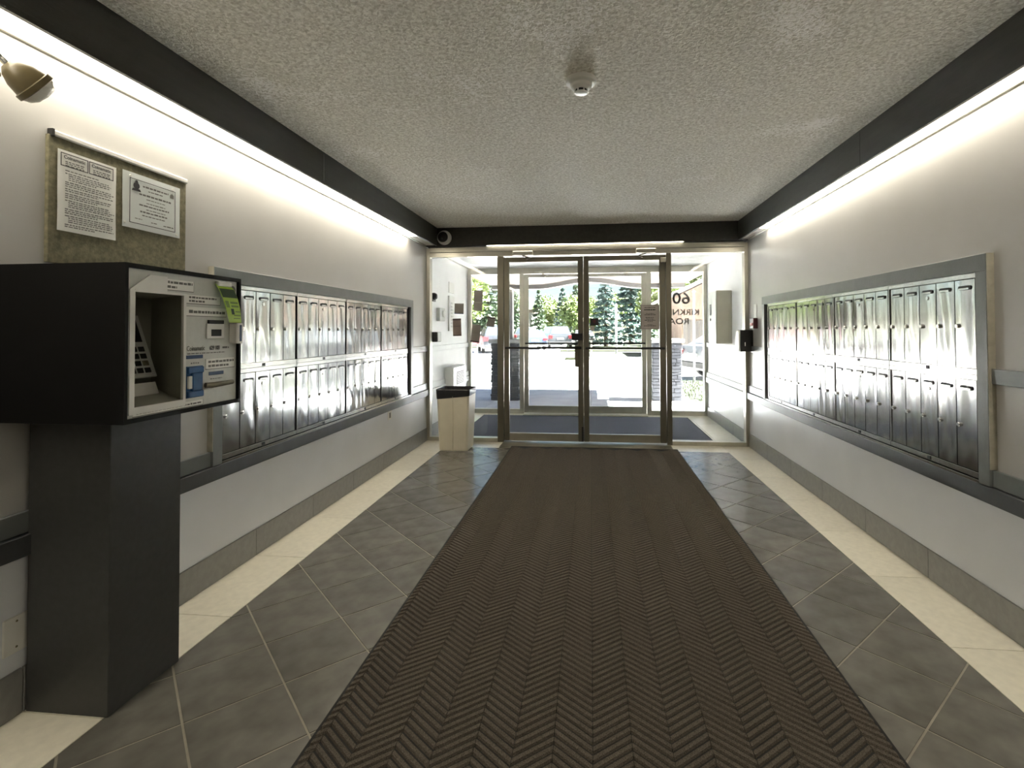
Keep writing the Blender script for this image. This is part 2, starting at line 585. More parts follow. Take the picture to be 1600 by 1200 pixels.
for i in range(ny):
    y0 = D + 0.10 + i * (D2 - D - 0.1) / ny
    bx('panel', 'vceil', c, XL + 0.004, XR - 0.004, y0 + 0.004, y0 + (D2 - D - 0.1) / ny - 0.004, 2.238, 2.25)
w = bx('wall_front', 'housewhite', None, XL - 0.14, XR + 0.14, D2, D2 + 0.16, 2.24, 3.2)
tag(w, 'pale wall above the outer entrance doors', 'wall', kind='structure')

# dark fascias along the ceiling (each in two boards)
JF = 3.265
t = thing('trim_1', (FXL, 2, ZF), 'dark fascia boards under the ceiling above the kiosk wall', 'fascia', kind='structure')
bx('board', 'fascia', t, FXL - 0.02, FXL, YB, JF - 0.0015, ZF, ZC, c=0.002)
bx('board', 'fascia', t, FXL - 0.02, FXL, JF + 0.0015, FY, ZF, ZC, c=0.002)
t = thing('trim_2', (FXR, 2, ZF), 'dark fascia boards under the ceiling opposite the kiosk', 'fascia', kind='structure')
bx('board', 'fascia', t, FXR, FXR + 0.02, YB, JF - 0.0015, ZF, ZC, c=0.002)
bx('board', 'fascia', t, FXR, FXR + 0.02, JF + 0.0015, FY, ZF, ZC, c=0.002)
t = bx('trim_3', 'fascia', None, XL, XR, FY, FY + 0.16, ZF, ZC, c=0.002)
tag(t, 'dark fascia board above the inner glass doors', 'fascia', kind='structure')

# ------------------------------------------------------------------ floor
def clip(poly, x0, x1, y0, y1):
    def cut(pl, ins, inter):
        out = []
        for i in range(len(pl)):
            a, b = pl[i], pl[(i + 1) % len(pl)]
            if ins(a):
                out.append(a)
                if not ins(b): out.append(inter(a, b))
            elif ins(b):
                out.append(inter(a, b))
        return out
    def ix(k):
        def f(a, b):
            s = (k - a[0]) / (b[0] - a[0]); return (k, a[1] + s * (b[1] - a[1]))
        return f
    def iy(k):
        def f(a, b):
            s = (k - a[1]) / (b[1] - a[1]); return (a[0] + s * (b[0] - a[0]), k)
        return f
    for ins, inter in ((lambda p: p[0] >= x0, ix(x0)), (lambda p: p[0] <= x1, ix(x1)), (lambda p: p[1] >= y0, iy(y0)), (lambda p: p[1] <= y1, iy(y1))):
        if poly: poly = cut(poly, ins, inter)
    return poly


floor = bx('floor', 'grout', None, XL - 0.01, XR + 0.01, YB, D2 + 0.1, -0.12, -0.0025)
tag(floor, 'tiled lobby and vestibule floor with cream border', 'floor', kind='structure')
MX0, MX1, MY1 = -0.872, 0.912, 5.665          # entrance mat outline
TT = 0.4320
a0, b0 = 0.6835, 0.7363
g = 0.0052
YS = 5.592                                    # cream strip before the inner doors
for i in range(-6, 20):
    for j in range(-8, 20):
        A, B = a0 + i * TT, b0 + j * TT
        A1, B1 = A + TT, B + TT
        pg = [((a - b) / 2, (a + b) / 2) for a, b in ((A + g, B + g), (A1 - g, B + g), (A1 - g, B1 - g), (A + g, B1 - g))]
        pg = clip(pg, XLS + 0.002, XRS - 0.002, YB, YS - 0.002)
        if len(pg) < 3: continue
        ar = abs(sum(pg[k][0] * pg[(k + 1) % len(pg)][1] - pg[(k + 1) % len(pg)][0] * pg[k][1] for k in range(len(pg)))) / 2
        if ar < 0.0008: continue
        if all(MX0 + 0.03 < p[0] < MX1 - 0.03 and p[1] < MY1 - 0.03 for p in pg): continue
        if all(p[1] < -0.4 for p in pg): continue
        MB().prism(pg, -0.012, U_(-0.0006, 0.0), 'z').build('tile', 'dtile', floor)
# cream borders
def joints(j0, lo, hi):
    k = math.floor((lo - j0) / TJ)
    ys = []
    y = j0 + k * TJ
    while y < hi:
        ys.append((max(y, lo), min(y + TJ, hi)))
        y += TJ
    return ys


for (ya, yb) in joints(JL, YB, D):
    bx('tile', 'ctile', floor, XL + 0.004, XLS - 0.001, ya + 0.0017, yb - 0.0017, -0.012, 0.0)
for (ya, yb) in joints(JR, YB, D):
    bx('tile', 'ctile', floor, XRS + 0.001, XR - 0.004, ya + 0.0017, yb - 0.0017, -0.012, 0.0)
for (xa, xb) in ((XLS, -1.0), (0.87, XRS)):
    bx('tile', 'ctile', floor, xa + 0.002, xb - 0.002, YS + 0.001, D + 0.1, -0.012, 0.0)
bx('threshold', 'alu_dark', floor, -0.998, 0.868, YS + 0.002, D + 0.1, -0.012, 0.003, c=0.001)
# vestibule floor tiles
for (ya, yb) in joints(6.0, D + 0.1, D2 + 0.1):
    for k in range(12):
        xa = XL + 0.004 + k * 0.302
        bx('tile', 'ctile', floor, xa + 0.0017, min(xa + 0.302, XR - 0.004) - 0.0017, ya + 0.0017, yb - 0.0017, -0.012, 0.0)
# base tiles
for nm, side, j0, lab in (('baseboard_left', -1, JL, 'grey tile baseboard along the kiosk wall'), ('baseboard_right', 1, JR, 'grey tile baseboard along the wall opposite the kiosk')):
    x = XL if side < 0 else XR
    b = thing(nm, (x, 3, 0), lab, 'baseboard', kind='structure')
    for (ya, yb) in joints(j0, YB, D) + joints(j0, D + 0.1, D2):
        if yb - ya < 0.02: continue
        MB().box(x, x - side * 0.011, ya + 0.0016, yb - 0.0016, 0.0, 0.148, c=0.0015).build('tile', 'btile', b)

# ------------------------------------------------------------------ wall rails (chair rails)
n_tr = 4
def rail(label, x, side, ya, yb, z0, z1, th, m='rail'):
    global n_tr
    o = MB().box(x, x - side * th, ya, yb, z0, z1, c=0.002).build('trim_%d' % n_tr, m)
    tag(o, label, 'wall rail', kind='structure')
    n_tr += 1


FR0, FR1 = 2.415, 5.352      # mailbox surround extents along Y
for side, x, who in ((-1, XL, 'on the kiosk wall'), (1, XR, 'on the wall opposite the kiosk')):
    rail('grey upper wall rail between the mailboxes and the glass doors %s' % who, x, side, FR1, D, 1.035, 1.10, 0.018)
    rail('grey upper wall rail beyond the near end of the mailboxes %s' % who, x, side, YB, FR0, 1.035, 1.10, 0.018)
    rail('grey lower wall rail between the mailboxes and the glass doors %s' % who, x, side, FR1, D, 0.597, 0.668, 0.018)
    rail('grey lower wall rail beyond the near end of the mailboxes %s' % who, x, side, YB, FR0, 0.597, 0.668, 0.018)
    rail('long dark grey ledge rail below the mailboxes %s' % who, x, side, YB, D, 0.522, 0.592, 0.030, 'ledge')
    rail('upper wall rail inside the vestibule %s' % who, x, side, D + 0.1, D2, 1.025, 1.09, 0.018, 'vwall')
    rail('lower wall rail inside the vestibule %s' % who, x, side, D + 0.1, D2, 0.585, 0.652, 0.018, 'vwall')
    rail('ledge rail inside the vestibule %s' % who, x, side, D + 0.1, D2, 0.505, 0.578, 0.026, 'vwall')

# ------------------------------------------------------------------ cove lights
for side, x, fx, who in ((-1, XL, FXL - 0.02, 'above the kiosk wall'), (1, XR, FXR + 0.02, 'above the wall opposite the kiosk')):
    t = thing('cove_light', (x, 2, 2.262), 'long glowing fluorescent cove light %s' % who, 'light', 'cove lights behind the fascias')
    bx('diffuser', 'diffuser', t, fx, x - side * 0.016, YB, 5.24, 2.262, 2.268)
    bx('end_panel', 'unlit', t, fx, x - side * 0.016, 5.242, FY, 2.262, 2.268)
    bx('mounting_lip', 'alu', t, x, x - side * 0.016, YB, FY, 2.250, 2.272, c=0.001)

t = thing('door_light', (-0.05, 5.86, 2.245), 'thin warm strip light over the inner glass doors', 'light')
bx('diffuser', 'diffuser', t, -1.18, 1.02, 5.850, 5.868, 2.2462, 2.2504)
bx('end_cap', 'alu', t, -1.20, -1.181, 5.849, 5.869, 2.2455, 2.2505)
bx('end_cap', 'alu', t, 1.021, 1.04, 5.849, 5.869, 2.2455, 2.2505)

# ------------------------------------------------------------------ mailboxes
UW, DH, DWD = 0.68, 0.400, 0.1315
def wavy_door(seed, amp):
    """door face in local coords: x 0..DWD, z 0..DH, front at y=0 facing -y"""
    rg = random.Random(seed)
    nx, nz = 9, 17
    wdt = DWD - 0.0065
    bumps = [(rg.uniform(0.1, 0.9) * wdt, rg.uniform(0.1, 0.9) * DH, rg.uniform(0.018, 0.035), rg.uniform(0.06, 0.16), rg.uniform(-1, 1)) for _ in range(4)]
    bumps.append((0.02, DH * 0.5, 0.022, 0.05, rg.uniform(0.2, 0.8)))
    ph = rg.uniform(0, 6.28)
    v, f = [], []
    for k in range(nz):
        for i in range(nx):
            x, z = wdt * i / (nx - 1), DH * k / (nz - 1)
            e = min(1, min(i, nx - 1 - i) / 1.5) * min(1, min(k, nz - 1 - k) / 2.0)
            d = sum(a * math.exp(-((x - bx_) / sx_) ** 2 - ((z - bz_) / sz_) ** 2) for bx_, bz_, sx_, sz_, a in bumps)
            d += 0.35 * math.sin(ph + x * 60 + z * 7)
            v.append((x + 0.00325, -amp * d * e, z))
    for k in range(nz - 1):
        for i in range(nx - 1):
            a = k * nx + i
            f.append((a, a + 1, a + nx + 1, a + nx))
    mb = MB().add(v, f)
    # folded edges
    t = 0.012
    rim = [i for i in range(nx)] + [k * nx + nx - 1 for k in range(1, nz)] + [(nz - 1) * nx + i for i in range(nx - 2, -1, -1)] + [k * nx for k in range(nz - 2, 0, -1)]
    base = len(mb.v)
    for i in rim: mb.v.append((mb.v[i][0], t, mb.v[i][2]))
    n = len(rim)
    for q in range(n): mb.f.append((rim[q], base + q, base + (q + 1) % n, rim[(q + 1) % n]))
    return mb


def pill(cx, cz, w, h, n=5):
    r = h / 2
    pts = []
    for k in range(n + 1):
        a = -math.pi / 2 + math.pi * k / n
        pts.append((cx + w / 2 - r + r * math.cos(a), cz + r * math.sin(a)))
    for k in range(n + 1):
        a = math.pi / 2 + math.pi * k / n
        pts.append((cx - w / 2 + r + r * math.cos(a), cz + r * math.sin(a)))
    return pts


proto = {}
def parts_proto():
    fr = MB()
    fr.box(0.0005, UW - 0.0005, 0.010, 0.0195, -0.028, DH + 0.0255)                # back plate
    proto['void'] = fr.mesh('back_plate', 'dark')
    st = MB()
    st.box(0.002, UW - 0.002, -0.004, 0.010, -0.028, -0.003, c=0.001)
    st.box(0.002, UW - 0.002, -0.004, 0.010, DH + 0.003, DH + 0.0255, c=0.001)
    st.box(0.002, 0.010, -0.006, 0.010, -0.003, DH + 0.003, c=0.001)
    proto['strip'] = st.mesh('frame', 'steel_frame')
    lk = MB().prism([(UW / 2 - 0.011, -0.024), (UW / 2 + 0.011, -0.024), (UW / 2 + 0.011, -0.007), (UW / 2 - 0.011, -0.007)], -0.007, 0.0, 'y')
    proto['release'] = lk.mesh('release_lock', 'black')
    s = MB().prism(pill(DWD * 0.52, DH - 0.037, 0.080, 0.020), -0.0042, 0.004, 'y')
    proto['slot'] = s.mesh('name_slot', 'black')
    s = MB().prism(pill(DWD * 0.50, DH - 0.0415, 0.066, 0.0085), -0.0054, -0.003, 'y')
    proto['card'] = s.mesh('name_card', 'steel_frame')
    k = MB().lathe([(0.0, 0.0), (0.0105, 0.0), (0.0105, 0.007), (0.009, 0.010), (0.0, 0.010)], (0.021, 0.0, DH * 0.475), 14, (0, -1, 0))
    proto['lock'] = k.mesh('lock', 'chrome')
    k = MB().lathe([(0.0, 0.0), (0.0095, 0.0), (0.0095, 0.0035), (0.0, 0.0035)], (DWD * 0.5, -0.0005, DH - 0.068), 14, (0, -1, 0))
    proto['master'] = k.mesh('master_lock', 'chrome')
    proto['doors'] = []
    for sd in range(14):
        mb = wavy_door(100 + sd, [0.0017, 0.0024, 0.0007, 0.0021, 0.0012][sd % 5])
        me, cc = mb.mesh('door', 'steel')
        me.polygons.foreach_set('use_smooth', [True] * len(me.polygons))
        me.set_sharp_from_angle(angle=math.radians(40))
        proto['doors'].append((me, cc))


parts_proto()
def inst(name, pr, parent, off=(0, 0, 0)):
    me, c = pr
    o = bpy.data.objects.new(name, me)
    COL.objects.link(o)
    o.parent = parent
    o.location = c + Vector(off) - WL[parent]
    WL[o] = c + Vector(off)
    return o


def mailbox_bank(loc, rz, label, seed, group):
    t = thing('mailbox_bank', loc, label, 'mailbox', group, rz=rz)
    inst('back_plate', proto['void'], t)
    inst('frame', proto['strip'], t)
    inst('release_lock', proto['release'], t)
    rg = random.Random(seed)
    for k in range(5):
        off = (0.0105 + k * DWD + 0.0005, 0, 0)
        d = inst('door', proto['doors'][rg.randrange(14)], t, off)
        inst('name_slot', proto['slot'], d, off)
        inst('name_card', proto['card'], d, off)
        inst('lock', proto['lock'], d, off)
        if k == 2: inst('master_lock', proto['master'], d, off)
    return t


ORD = ['bank closest to the glass doors', 'second bank from the glass doors', 'third bank from the glass doors', 'bank farthest from the glass doors']
for side, who in ((-1, 'kiosk-side wall'), (1, 'wall opposite the kiosk')):
    for row, z in ((1, 1.095), (0, 0.640)):
        for k in range(4):
            y0 = 5.202 - (k + 1) * UW
            lab = '%s row of shiny aluminium mailboxes, %s, %s' % ('upper' if row else 'lower', ORD[k], who)
            if side < 0:
                mailbox_bank((XL + 0.020, y0, z), math.pi / 2, lab, 7 * k + row * 31 + 1, 'mailbox banks')
            else:
                mailbox_bank((XR - 0.020, y0 + UW, z), -math.pi / 2, lab, 7 * k + row * 31 + 77, 'mailbox banks')
    x = XL if side < 0 else XR
    s = thing('mailbox_surround', (x, 3.88, 0.6), 'grey painted wooden frame around the mailboxes on the %s' % who, 'frame')
    q = -side
    bx('backing', 'dark', s, x, x + q * 0.006, FR0 + 0.03, FR1 - 0.03, 0.60, 1.57)
    bx('top_rail', 'rail', s, x, x + q * 0.030, FR0, FR1, 1.522, 1.597, c=0.0015)
    bx('stile', 'rail', s, x, x + q * 0.030, FR0, 2.480, 0.597, 1.5215, c=0.0015)
    bx('stile', 'rail', s, x, x + q * 0.030, 5.285, FR1, 0.597, 1.5215, c=0.0015)
    bx('bottom_rail', 'steel_frame', s, x, x + q * 0.026, 2.4805, 5.2845, 0.593, 0.606, c=0.001)
    bx('edge_band', 'cream_edge', s, x, x + q * 0.029, FR0 - 0.004, FR0 - 0.0002, 0.67, 1.597)

# ------------------------------------------------------------------ glazing and doors
def pane(parent, x0, x1, y, z0, z1):
    return bx('pane', 'glass', parent, x0, x1, y - 0.003, y + 0.003, z0, z1)


def closer(parent, xa, xb, y, z, lever_dir):
    """surface closer box with a slim arm"""
    c = MB().box(xa, xb, y - 0.045, y, z - 0.018, z + 0.030, c=0.006).build('door_closer', 'alu', parent)
    xm = (xa + xb) / 2
    MB().tube([(xm, y - 0.03, z - 0.022), (xm + 0.10 * lever_dir, y - 0.05, z - 0.050), (xm + 0.04 * lever_dir, y - 0.012, z - 0.068)], 0.008, 8).build('closer_arm', 'chrome', c)


W1 = thing('window_1', (0, D, 0), 'aluminium framed inner glass screen with two sidelights', 'glass screen', kind='structure')
dp = 0.09
bx('jamb', 'alu', W1, XL, -1.863, D, D + dp, 0, 2.235, c=0.002)
bx('jamb', 'alu', W1, 1.678, XR, D, D + dp, 0, 2.235, c=0.002)
bx('mullion', 'alu_dark', W1, -1.066, -0.994, D, D + dp, 0, 2.130, c=0.002)
bx('mullion', 'alu_dark', W1, 0.837, 0.893, D, D + dp, 0, 2.130, c=0.002)
bx('head_rail', 'alu', W1, -1.863, 1.678, D, D + dp, 2.130, 2.182, c=0.002)
bx('head_rail', 'alu', W1, -1.863, 1.678, D - 0.008, D + dp, 2.186, 2.240, c=0.002)
bx('sill', 'alu', W1, -1.863, -1.066, D, D + dp, 0, 0.044, c=0.002)
bx('sill', 'alu', W1, 0.893, 1.678, D, D + dp, 0, 0.044, c=0.002)
pane(W1, -1.863, -1.066, D + 0.045, 0.044, 2.130)
pane(W1, 0.893, 1.678, D + 0.045, 0.044, 2.130)


def leaf(name, label, x0, x1, y, stile, z0, z1, zr0, zr1, bar_z, mtl, hinge):
    d = thing(name, ((x0 + x1) / 2, y, z0), label, 'door', kind='structure')
    sl, sr = stile
    bx('stile', mtl, d, x0, x0 + sl, y + 0.004, y + 0.048, z0, z1, c=0.003)
    bx('stile', mtl, d, x1 - sr, x1, y + 0.004, y + 0.048, z0, z1, c=0.003)
    bx('top_rail', mtl, d, x0 + sl, x1 - sr, y + 0.006, y + 0.046, zr1, z1, c=0.003)
    bx('bottom_rail', 'alu', d, x0 + sl, x1 - sr, y + 0.006, y + 0.046, z0, zr0, c=0.003)
    pane(d, x0 + sl, x1 - sr, y + 0.026, zr0, zr1)
    b = MB().tube([(x0 + 0.02, y - 0.028, bar_z), (x1 - 0.02, y - 0.028, bar_z)], 0.013, 10)
    for xx in (x0 + 0.03, x1 - 0.03): b.tube([(xx, y - 0.028, bar_z), (xx, y + 0.01, bar_z)], 0.010, 8)
    b.build('push_bar', 'black', d, True)
    return d


d1 = leaf('door_1', 'inner glass door with the latch plate, nearer the trash bin', -0.990, -0.084, D, (0.060, 0.060), 0.020, 2.112, 0.105, 2.058, 1.076, 'alu_dark', 'l')
closer(d1, -0.885, -0.650, D, 2.148, 1)
bx('latch_box', 'black', d1, -0.215, -0.092, D - 0.045, D + 0.003, 1.163, 1.240, c=0.004)
bx('latch_guard', 'alu_dark', d1, -0.180, -0.138, D - 0.03, D + 0.003, 0.862, 1.105, c=0.004)
bx('floor_bolt', 'black', d1, -0.105, -0.088, D - 0.016, D + 0.002, 0.025, 0.19, c=0.002)
d2 = leaf('door_2', 'inner glass door with the printed notice taped on it', -0.078, 0.833, D, (0.056, 0.068), 0.020, 2.112, 0.105, 2.058, 1.072, 'alu_dark', 'r')
closer(d2, 0.505, 0.725, D, 2.152, -1)
loop = []
for k in range(13):
    a = math.pi * (k / 12)
    loop.append((0.803 - 0.040 * math.sin(a) - 0.004, D - 0.012, 2.03 - 0.285 * (k / 12)))
for k in range(1, 13):
    a = math.pi * (k / 12)
    loop.append((0.803 + 0.030 * math.sin(a), D - 0.012, 1.745 + 0.285 * (k / 12)))
MB().tube(loop, 0.0035, 6).build('cable_loop', 'ink_grey', d2, True)
bx('cable_box', 'alu', d2, 0.775, 0.835, D - 0.02, D + 0.003, 2.03, 2.08, c=0.003)

W2 = thing('window_2', (0, D2, 0), 'outer glass screen of the entrance with two sidelights', 'glass screen', kind='structure')
bx('jamb', 'alu', W2, XL, -1.852, D2, D2 + dp, 0, 2.24, c=0.002)
bx('jamb', 'alu', W2, 1.672, XR, D2, D2 + dp, 0, 2.24, c=0.002)
bx('mullion', 'alu', W2, -1.088, -1.024, D2, D2 + dp, 0, 2.145, c=0.002)
bx('mullion', 'alu', W2, 0.834, 0.903, D2, D2 + dp, 0, 2.145, c=0.002)
bx('head_rail', 'alu', W2, -1.852, 1.672, D2, D2 + dp, 2.145, 2.24, c=0.002)
bx('sill', 'alu', W2, -1.852, -1.088, D2, D2 + dp, 0, 0.068, c=0.002)
bx('sill', 'alu', W2, 0.903, 1.672, D2, D2 + dp, 0, 0.068, c=0.002)
pane(W2, -1.852, -1.088, D2 + 0.045, 0.068, 2.145)
pane(W2, 0.903, 1.672, D2 + 0.045, 0.068, 2.145)
d3 = leaf('door_3', 'outer glass door in line with the latched inner door', -1.020, -0.092, D2, (0.070, 0.066), 0.018, 2.141, 0.125, 2.088, 1.078, 'alu', 'l')
closer(d3, -0.86, -0.62, D2, 2.165, 1)
d4 = leaf('door_4', 'outer glass door in line with the notice on the inner door', -0.086, 0.831, D2, (0.066, 0.070), 0.018, 2.141, 0.125, 2.088, 1.078, 'alu', 'r')
closer(d4, 0.44, 0.66, D2, 2.165, -1)
bx('threshold', 'alu', W2, -1.02, 0.834, D2 - 0.16, D2 + dp, 0.0, 0.014, c=0.003)

# mirrored street address on the outer sidelight (reads from outside)
mt = frame((1.605, D2 + 0.0405, 0), (-1, 0, 0), (0, 0, 1))      # reading direction runs towards -X when seen from outside
def addr(txt, x, z, size, sx=1.0):
    fm = frame((x, D2 + 0.0495, z), (-1, 0, 0), (0, 0, 1))
    text_mesh(txt, size, fm, 'address_lettering', 'vinyl', W2, 0.0006, size * 0.018, 'LEFT', sx)


addr('60', 1.488, 1.742, 0.235, 1.15)
addr('KIRKNESS', 1.618, 1.538, 0.125, 1.08)
addr('ROAD', 1.470, 1.402, 0.125, 1.15)

# ------------------------------------------------------------------ entrance mat with chevron ribs
em = thing('entrance_mat', (0, 2.6, 0), 'long dark brown entrance mat with herringbone ribs', 'mat')
MYN = 0.25
MB().box(MX0, MX1, MYN, MY1, 0.0, 0.005, c=0.0015).build('rubber_backing', 'matback', em)
rb = MB()
cw, pit, slope, hw, tw = 0.119, 0.0330, 0.80, 0.0128, 0.0082
for c_ in range(-8, 9):
    up = 1 if c_ % 2 == 0 else -1
    xa, xb = max(c_ * cw + 0.001, MX0 + 0.014), min((c_ + 1) * cw - 0.001, MX1 - 0.014)
    if xb - xa < 0.01: continue
    for k in range(-5, int((MY1 - MYN) / pit) + 6):
        y = MYN + 0.02 + k * pit
        fa, fb = (xa - c_ * cw) * slope, (xb - c_ * cw) * slope
        ya, yb = (y + fa, y + fb) if up > 0 else (y + cw * slope - fa, y + cw * slope - fb)
        if min(ya, yb) < MYN + 0.018 or max(ya, yb) > MY1 - 0.022: continue
        h0, h1 = 0.0045, 0.0112 + R_() * 0.0006
        v = [(xa, ya - hw, h0), (xa, ya - tw, h1), (xa, ya + tw, h1), (xa, ya + hw, h0), (xb, yb - hw, h0), (xb, yb - tw, h1), (xb, yb + tw, h1), (xb, yb + hw, h0)]
        rb.add(v, [(0, 4, 5, 1), (1, 5, 6, 2), (2, 6, 7, 3), (0, 1, 2, 3), (4, 7, 6, 5)])
o = rb.build('ribs', 'mat', em)
o['kind'] = 'stuff'
MB().box(MX0 + 0.012, MX1 - 0.012, MY1 - 0.022, MY1 - 0.008, 0.004, 0.008, c=0.001).build('end_band', 'mat', em)
vm = thing('vestibule_mat', (-0.1, 6.9, 0), 'flat charcoal mat covering the vestibule floor', 'mat')
MB().box(-1.612, 1.392, D + 0.14, 7.74, 0.0, 0.006, c=0.002).build('rubber_backing', 'matback', vm)
MB().box(-1.592, 1.372, D + 0.16, 7.72, 0.005, 0.009, c=0.001).build('pile', 'vmat', vm)

# ------------------------------------------------------------------ payment kiosk
KX, KY0, KY1, KZ0, KZ1 = -1.440, 1.470, 2.008, 0.980, 1.487
k = thing('payment_kiosk', (-1.74, 1.73, 0), 'black laundry card kiosk on a charcoal pedestal', 'kiosk')
MB().box(-1.888, -1.585, 1.570, 1.868, 0.0, KZ0, c=0.002).build('pedestal', 'post', k)
kb = MB()
xb0 = -1.893
kb.box(xb0, KX, KY0, KY0 + 0.012, KZ0, KZ1)          # near side
kb.box(xb0, KX, KY1 - 0.012, KY1, KZ0, KZ1)
kb.box(xb0, KX, KY0 + 0.012, KY1 - 0.012, KZ1 - 0.014, KZ1)
kb.box(xb0, KX, KY0 + 0.012, KY1 - 0.012, KZ0, KZ0 + 0.014)
kb.box(xb0, xb0 + 0.01, KY0 + 0.012, KY1 - 0.012, KZ0 + 0.014, KZ1 - 0.014)
cab = kb.build('cabinet', 'kiosk', k)
# face plate with an opening
PX = KX - 0.012
OY0, OY1, OZ0, OZ1 = 1.513, 1.712, 1.027, 1.398
fp = MB()
fp.box(PX - 0.004, PX, KY0 + 0.012, OY0, KZ0 + 0.014, KZ1 - 0.014)
fp.box(PX - 0.004, PX, OY1, KY1 - 0.012, KZ0 + 0.014, KZ1 - 0.014)
fp.box(PX - 0.004, PX, OY0, OY1, OZ1, KZ1 - 0.014)
fp.box(PX - 0.004, PX, OY0, OY1, KZ0 + 0.014, OZ0)
face = fp.build('face_plate', 'panel', k)
# pale bezel round the opening, with the cut corner
bz = MB()
bz.prism([(1.494, 1.404), (1.570, 1.458), (1.640, 1.458), (1.640, 1.404)], PX, PX + 0.005, 'x')
bz.box(PX, PX + 0.006, 1.494, OY0, 1.005, 1.404)
bz.box(PX, PX + 0.006, OY0, 1.724, OZ1, 1.406)
bz.box(PX, PX + 0.006, OY1, 1.724, 1.005, OZ1)
bz.box(PX, PX + 0.006, OY0, OY1, 1.005, OZ0)
bz.build('bezel', 'white_plastic', k)
# moulded recess: back wall slopes, with sloping keypad console
rc = MB()
RXB, IY0, IY1 = -1.70, 1.505, 1.850
rc.quad((PX - 0.004, OY1, OZ0), (PX - 0.004, OY1, OZ1), (RXB, IY1, OZ1), (RXB, IY1, OZ0 + 0.03))
rc.quad((PX - 0.004, OY0, OZ1), (PX - 0.004, OY0, OZ0), (RXB, IY0, OZ0 + 0.03), (RXB, IY0, OZ1))
rc.quad((PX - 0.004, OY0, OZ0), (PX - 0.004, OY1, OZ0), (RXB, IY1, OZ0 + 0.03), (RXB, IY0, OZ0 + 0.03))
rc.quad((PX - 0.004, OY1, OZ1), (PX - 0.004, OY0, OZ1), (RXB, IY0, OZ1), (RXB, IY1, OZ1))
rc.quad((RXB, IY0, OZ0 + 0.03), (RXB, IY1, OZ0 + 0.03), (RXB, IY1, OZ1), (RXB, IY0, OZ1))
rc.build('recess', 'beige_plastic', k)
# console: tilted slab on the far-left side of the recess
con_u = Vector((0, 1, 0))
con_v = Vector((-0.34, 0, 0.94)).normalized()
cm = frame((-1.605, 1.612, 1.105), con_u, con_v)
cb = MB().box(0, 0.165, 0, 0.24, -0.012, 0.0, c=0.002)
cb.xf(cm)
con = cb.build('keypad_console', 'panel', k)
sc_ = MB().box(0.02, 0.145, 0.135, 0.222, 0.0, 0.002)
sc_.xf(cm)
sc_.build('display', 'black', con)
for rr in range(4):
    for cc in range(4):
        kk = MB().box(0.022 + cc * 0.032, 0.046 + cc * 0.032, 0.016 + rr * 0.027, 0.035 + rr * 0.027, 0.0, 0.004, c=0.001)
        kk.xf(cm)
        kk.build('key', 'black' if (rr, cc) != (1, 3) else 'cork', con)
cl = MB().box(0.0, 0.15, -0.075, -0.02, -0.004, -0.002)
cl.xf(cm)
cl.build('instruction_card', 'paper', con)
# labels on the face (reading direction +Y, facing +X)
def on_face(y, z, off=0.0):
    return frame((PX + off, y, z), (0, 1, 0), (0, 0, 1))


def face_label(y0, y1, z0, z1, rows, seed, mtl='paper', name='label_strip', wl=(0.008, 0.02)):
    lb = bx(name, mtl, k, PX, PX + 0.002, y0, y1, z0, z1)
    bx('label_edge', 'ink_grey', lb, PX, PX + 0.0024, y0, y1, z0 - 0.0022, z0)
    bx('label_edge', 'ink_grey', lb, PX, PX + 0.0022, y1, y1 + 0.0012, z0, z1)
    if rows:
        pm = MB()
        h = (z1 - z0)
        for i, fl in enumerate(rows):
            words_on(pm, on_face(0, 0, 0.002), y0 + 0.012, y1 - 0.006, z1 - h * (i + 0.95) / (len(rows) + 0.35), h / (len(rows) + 1.2) * 0.8, fl, seed + i, wl, 0.003)
        pm.build('print', 'ink_grey', lb)
    return lb


face_label(1.585, 1.762, 1.415, 1.452, [1.0, 0.55], 3)
face_label(1.728, 1.900, 1.373, 1.404, [0.9, 0.5], 13)
face_label(1.728, 1.935, 1.328, 1.360, [1.0], 23)
face_label(1.826, 1.985, 1.127, 1.165, [1.0, 0.8], 33)
face_label(1.512, 1.812, 0.998, 1.016, [1.0], 43)
bx('step_badge', 'ink_blue', k, PX, PX + 0.002, 1.731, 1.811, 1.170, 1.183, c=0.0005)
bx('step_badge', 'ink_blue', k, PX, PX + 0.002, 1.843, 1.922, 1.102, 1.115, c=0.0005)
text_mesh('Coinamatic', 0.026, on_face(1.777, 1.207, 0.001), 'brand_lettering', 'ink_grey', k, 0.0004, 0.0, 'CENTER', 0.75)
text_mesh('629 103', 0.022, on_face(1.873, 1.206, 0.001), 'phone_lettering', 'ink', k, 0.0004, 0.0004, 'CENTER', 0.75)
pm = MB()
words_on(pm, on_face(0, 0, 0.0008), 1.735, 1.93, 1.187, 0.004, 1.0, 5, (0.008, 0.02), 0.003)
words_on(pm, on_face(0, 0, 0.0008), 1.915, 1.952, 1.203, 0.008, 1.0, 6, (0.02, 0.03), 0.003)
words_on(pm, on_face(0, 0, 0.0008), 1.850, 1.915, 1.086, 0.004, 1.0, 8, (0.008, 0.02), 0.003)
words_on(pm, on_face(0, 0, 0.0008), 1.752, 1.792, 1.151, 0.006, 1.0, 9, (0.006, 0.01), 0.004)
pm.build('fine_print', 'ink_grey', k)
rd = MB().box(PX, PX + 0.006, 1.827, 1.920, 1.242, 1.300, c=0.002).build('coin_slot', 'white_plastic', k)
bx('slot_opening', 'black', rd, PX + 0.005, PX + 0.0068, 1.848, 1.902, 1.252, 1.278)
bx('slot_header', 'black', rd, PX, PX + 0.008, 1.834, 1.915, 1.300, 1.314, c=0.001)
ld = MB().box(PX, PX + 0.036, 1.952, 1.990, 1.221, 1.304, c=0.004).build('card_reader', 'white_plastic', k)
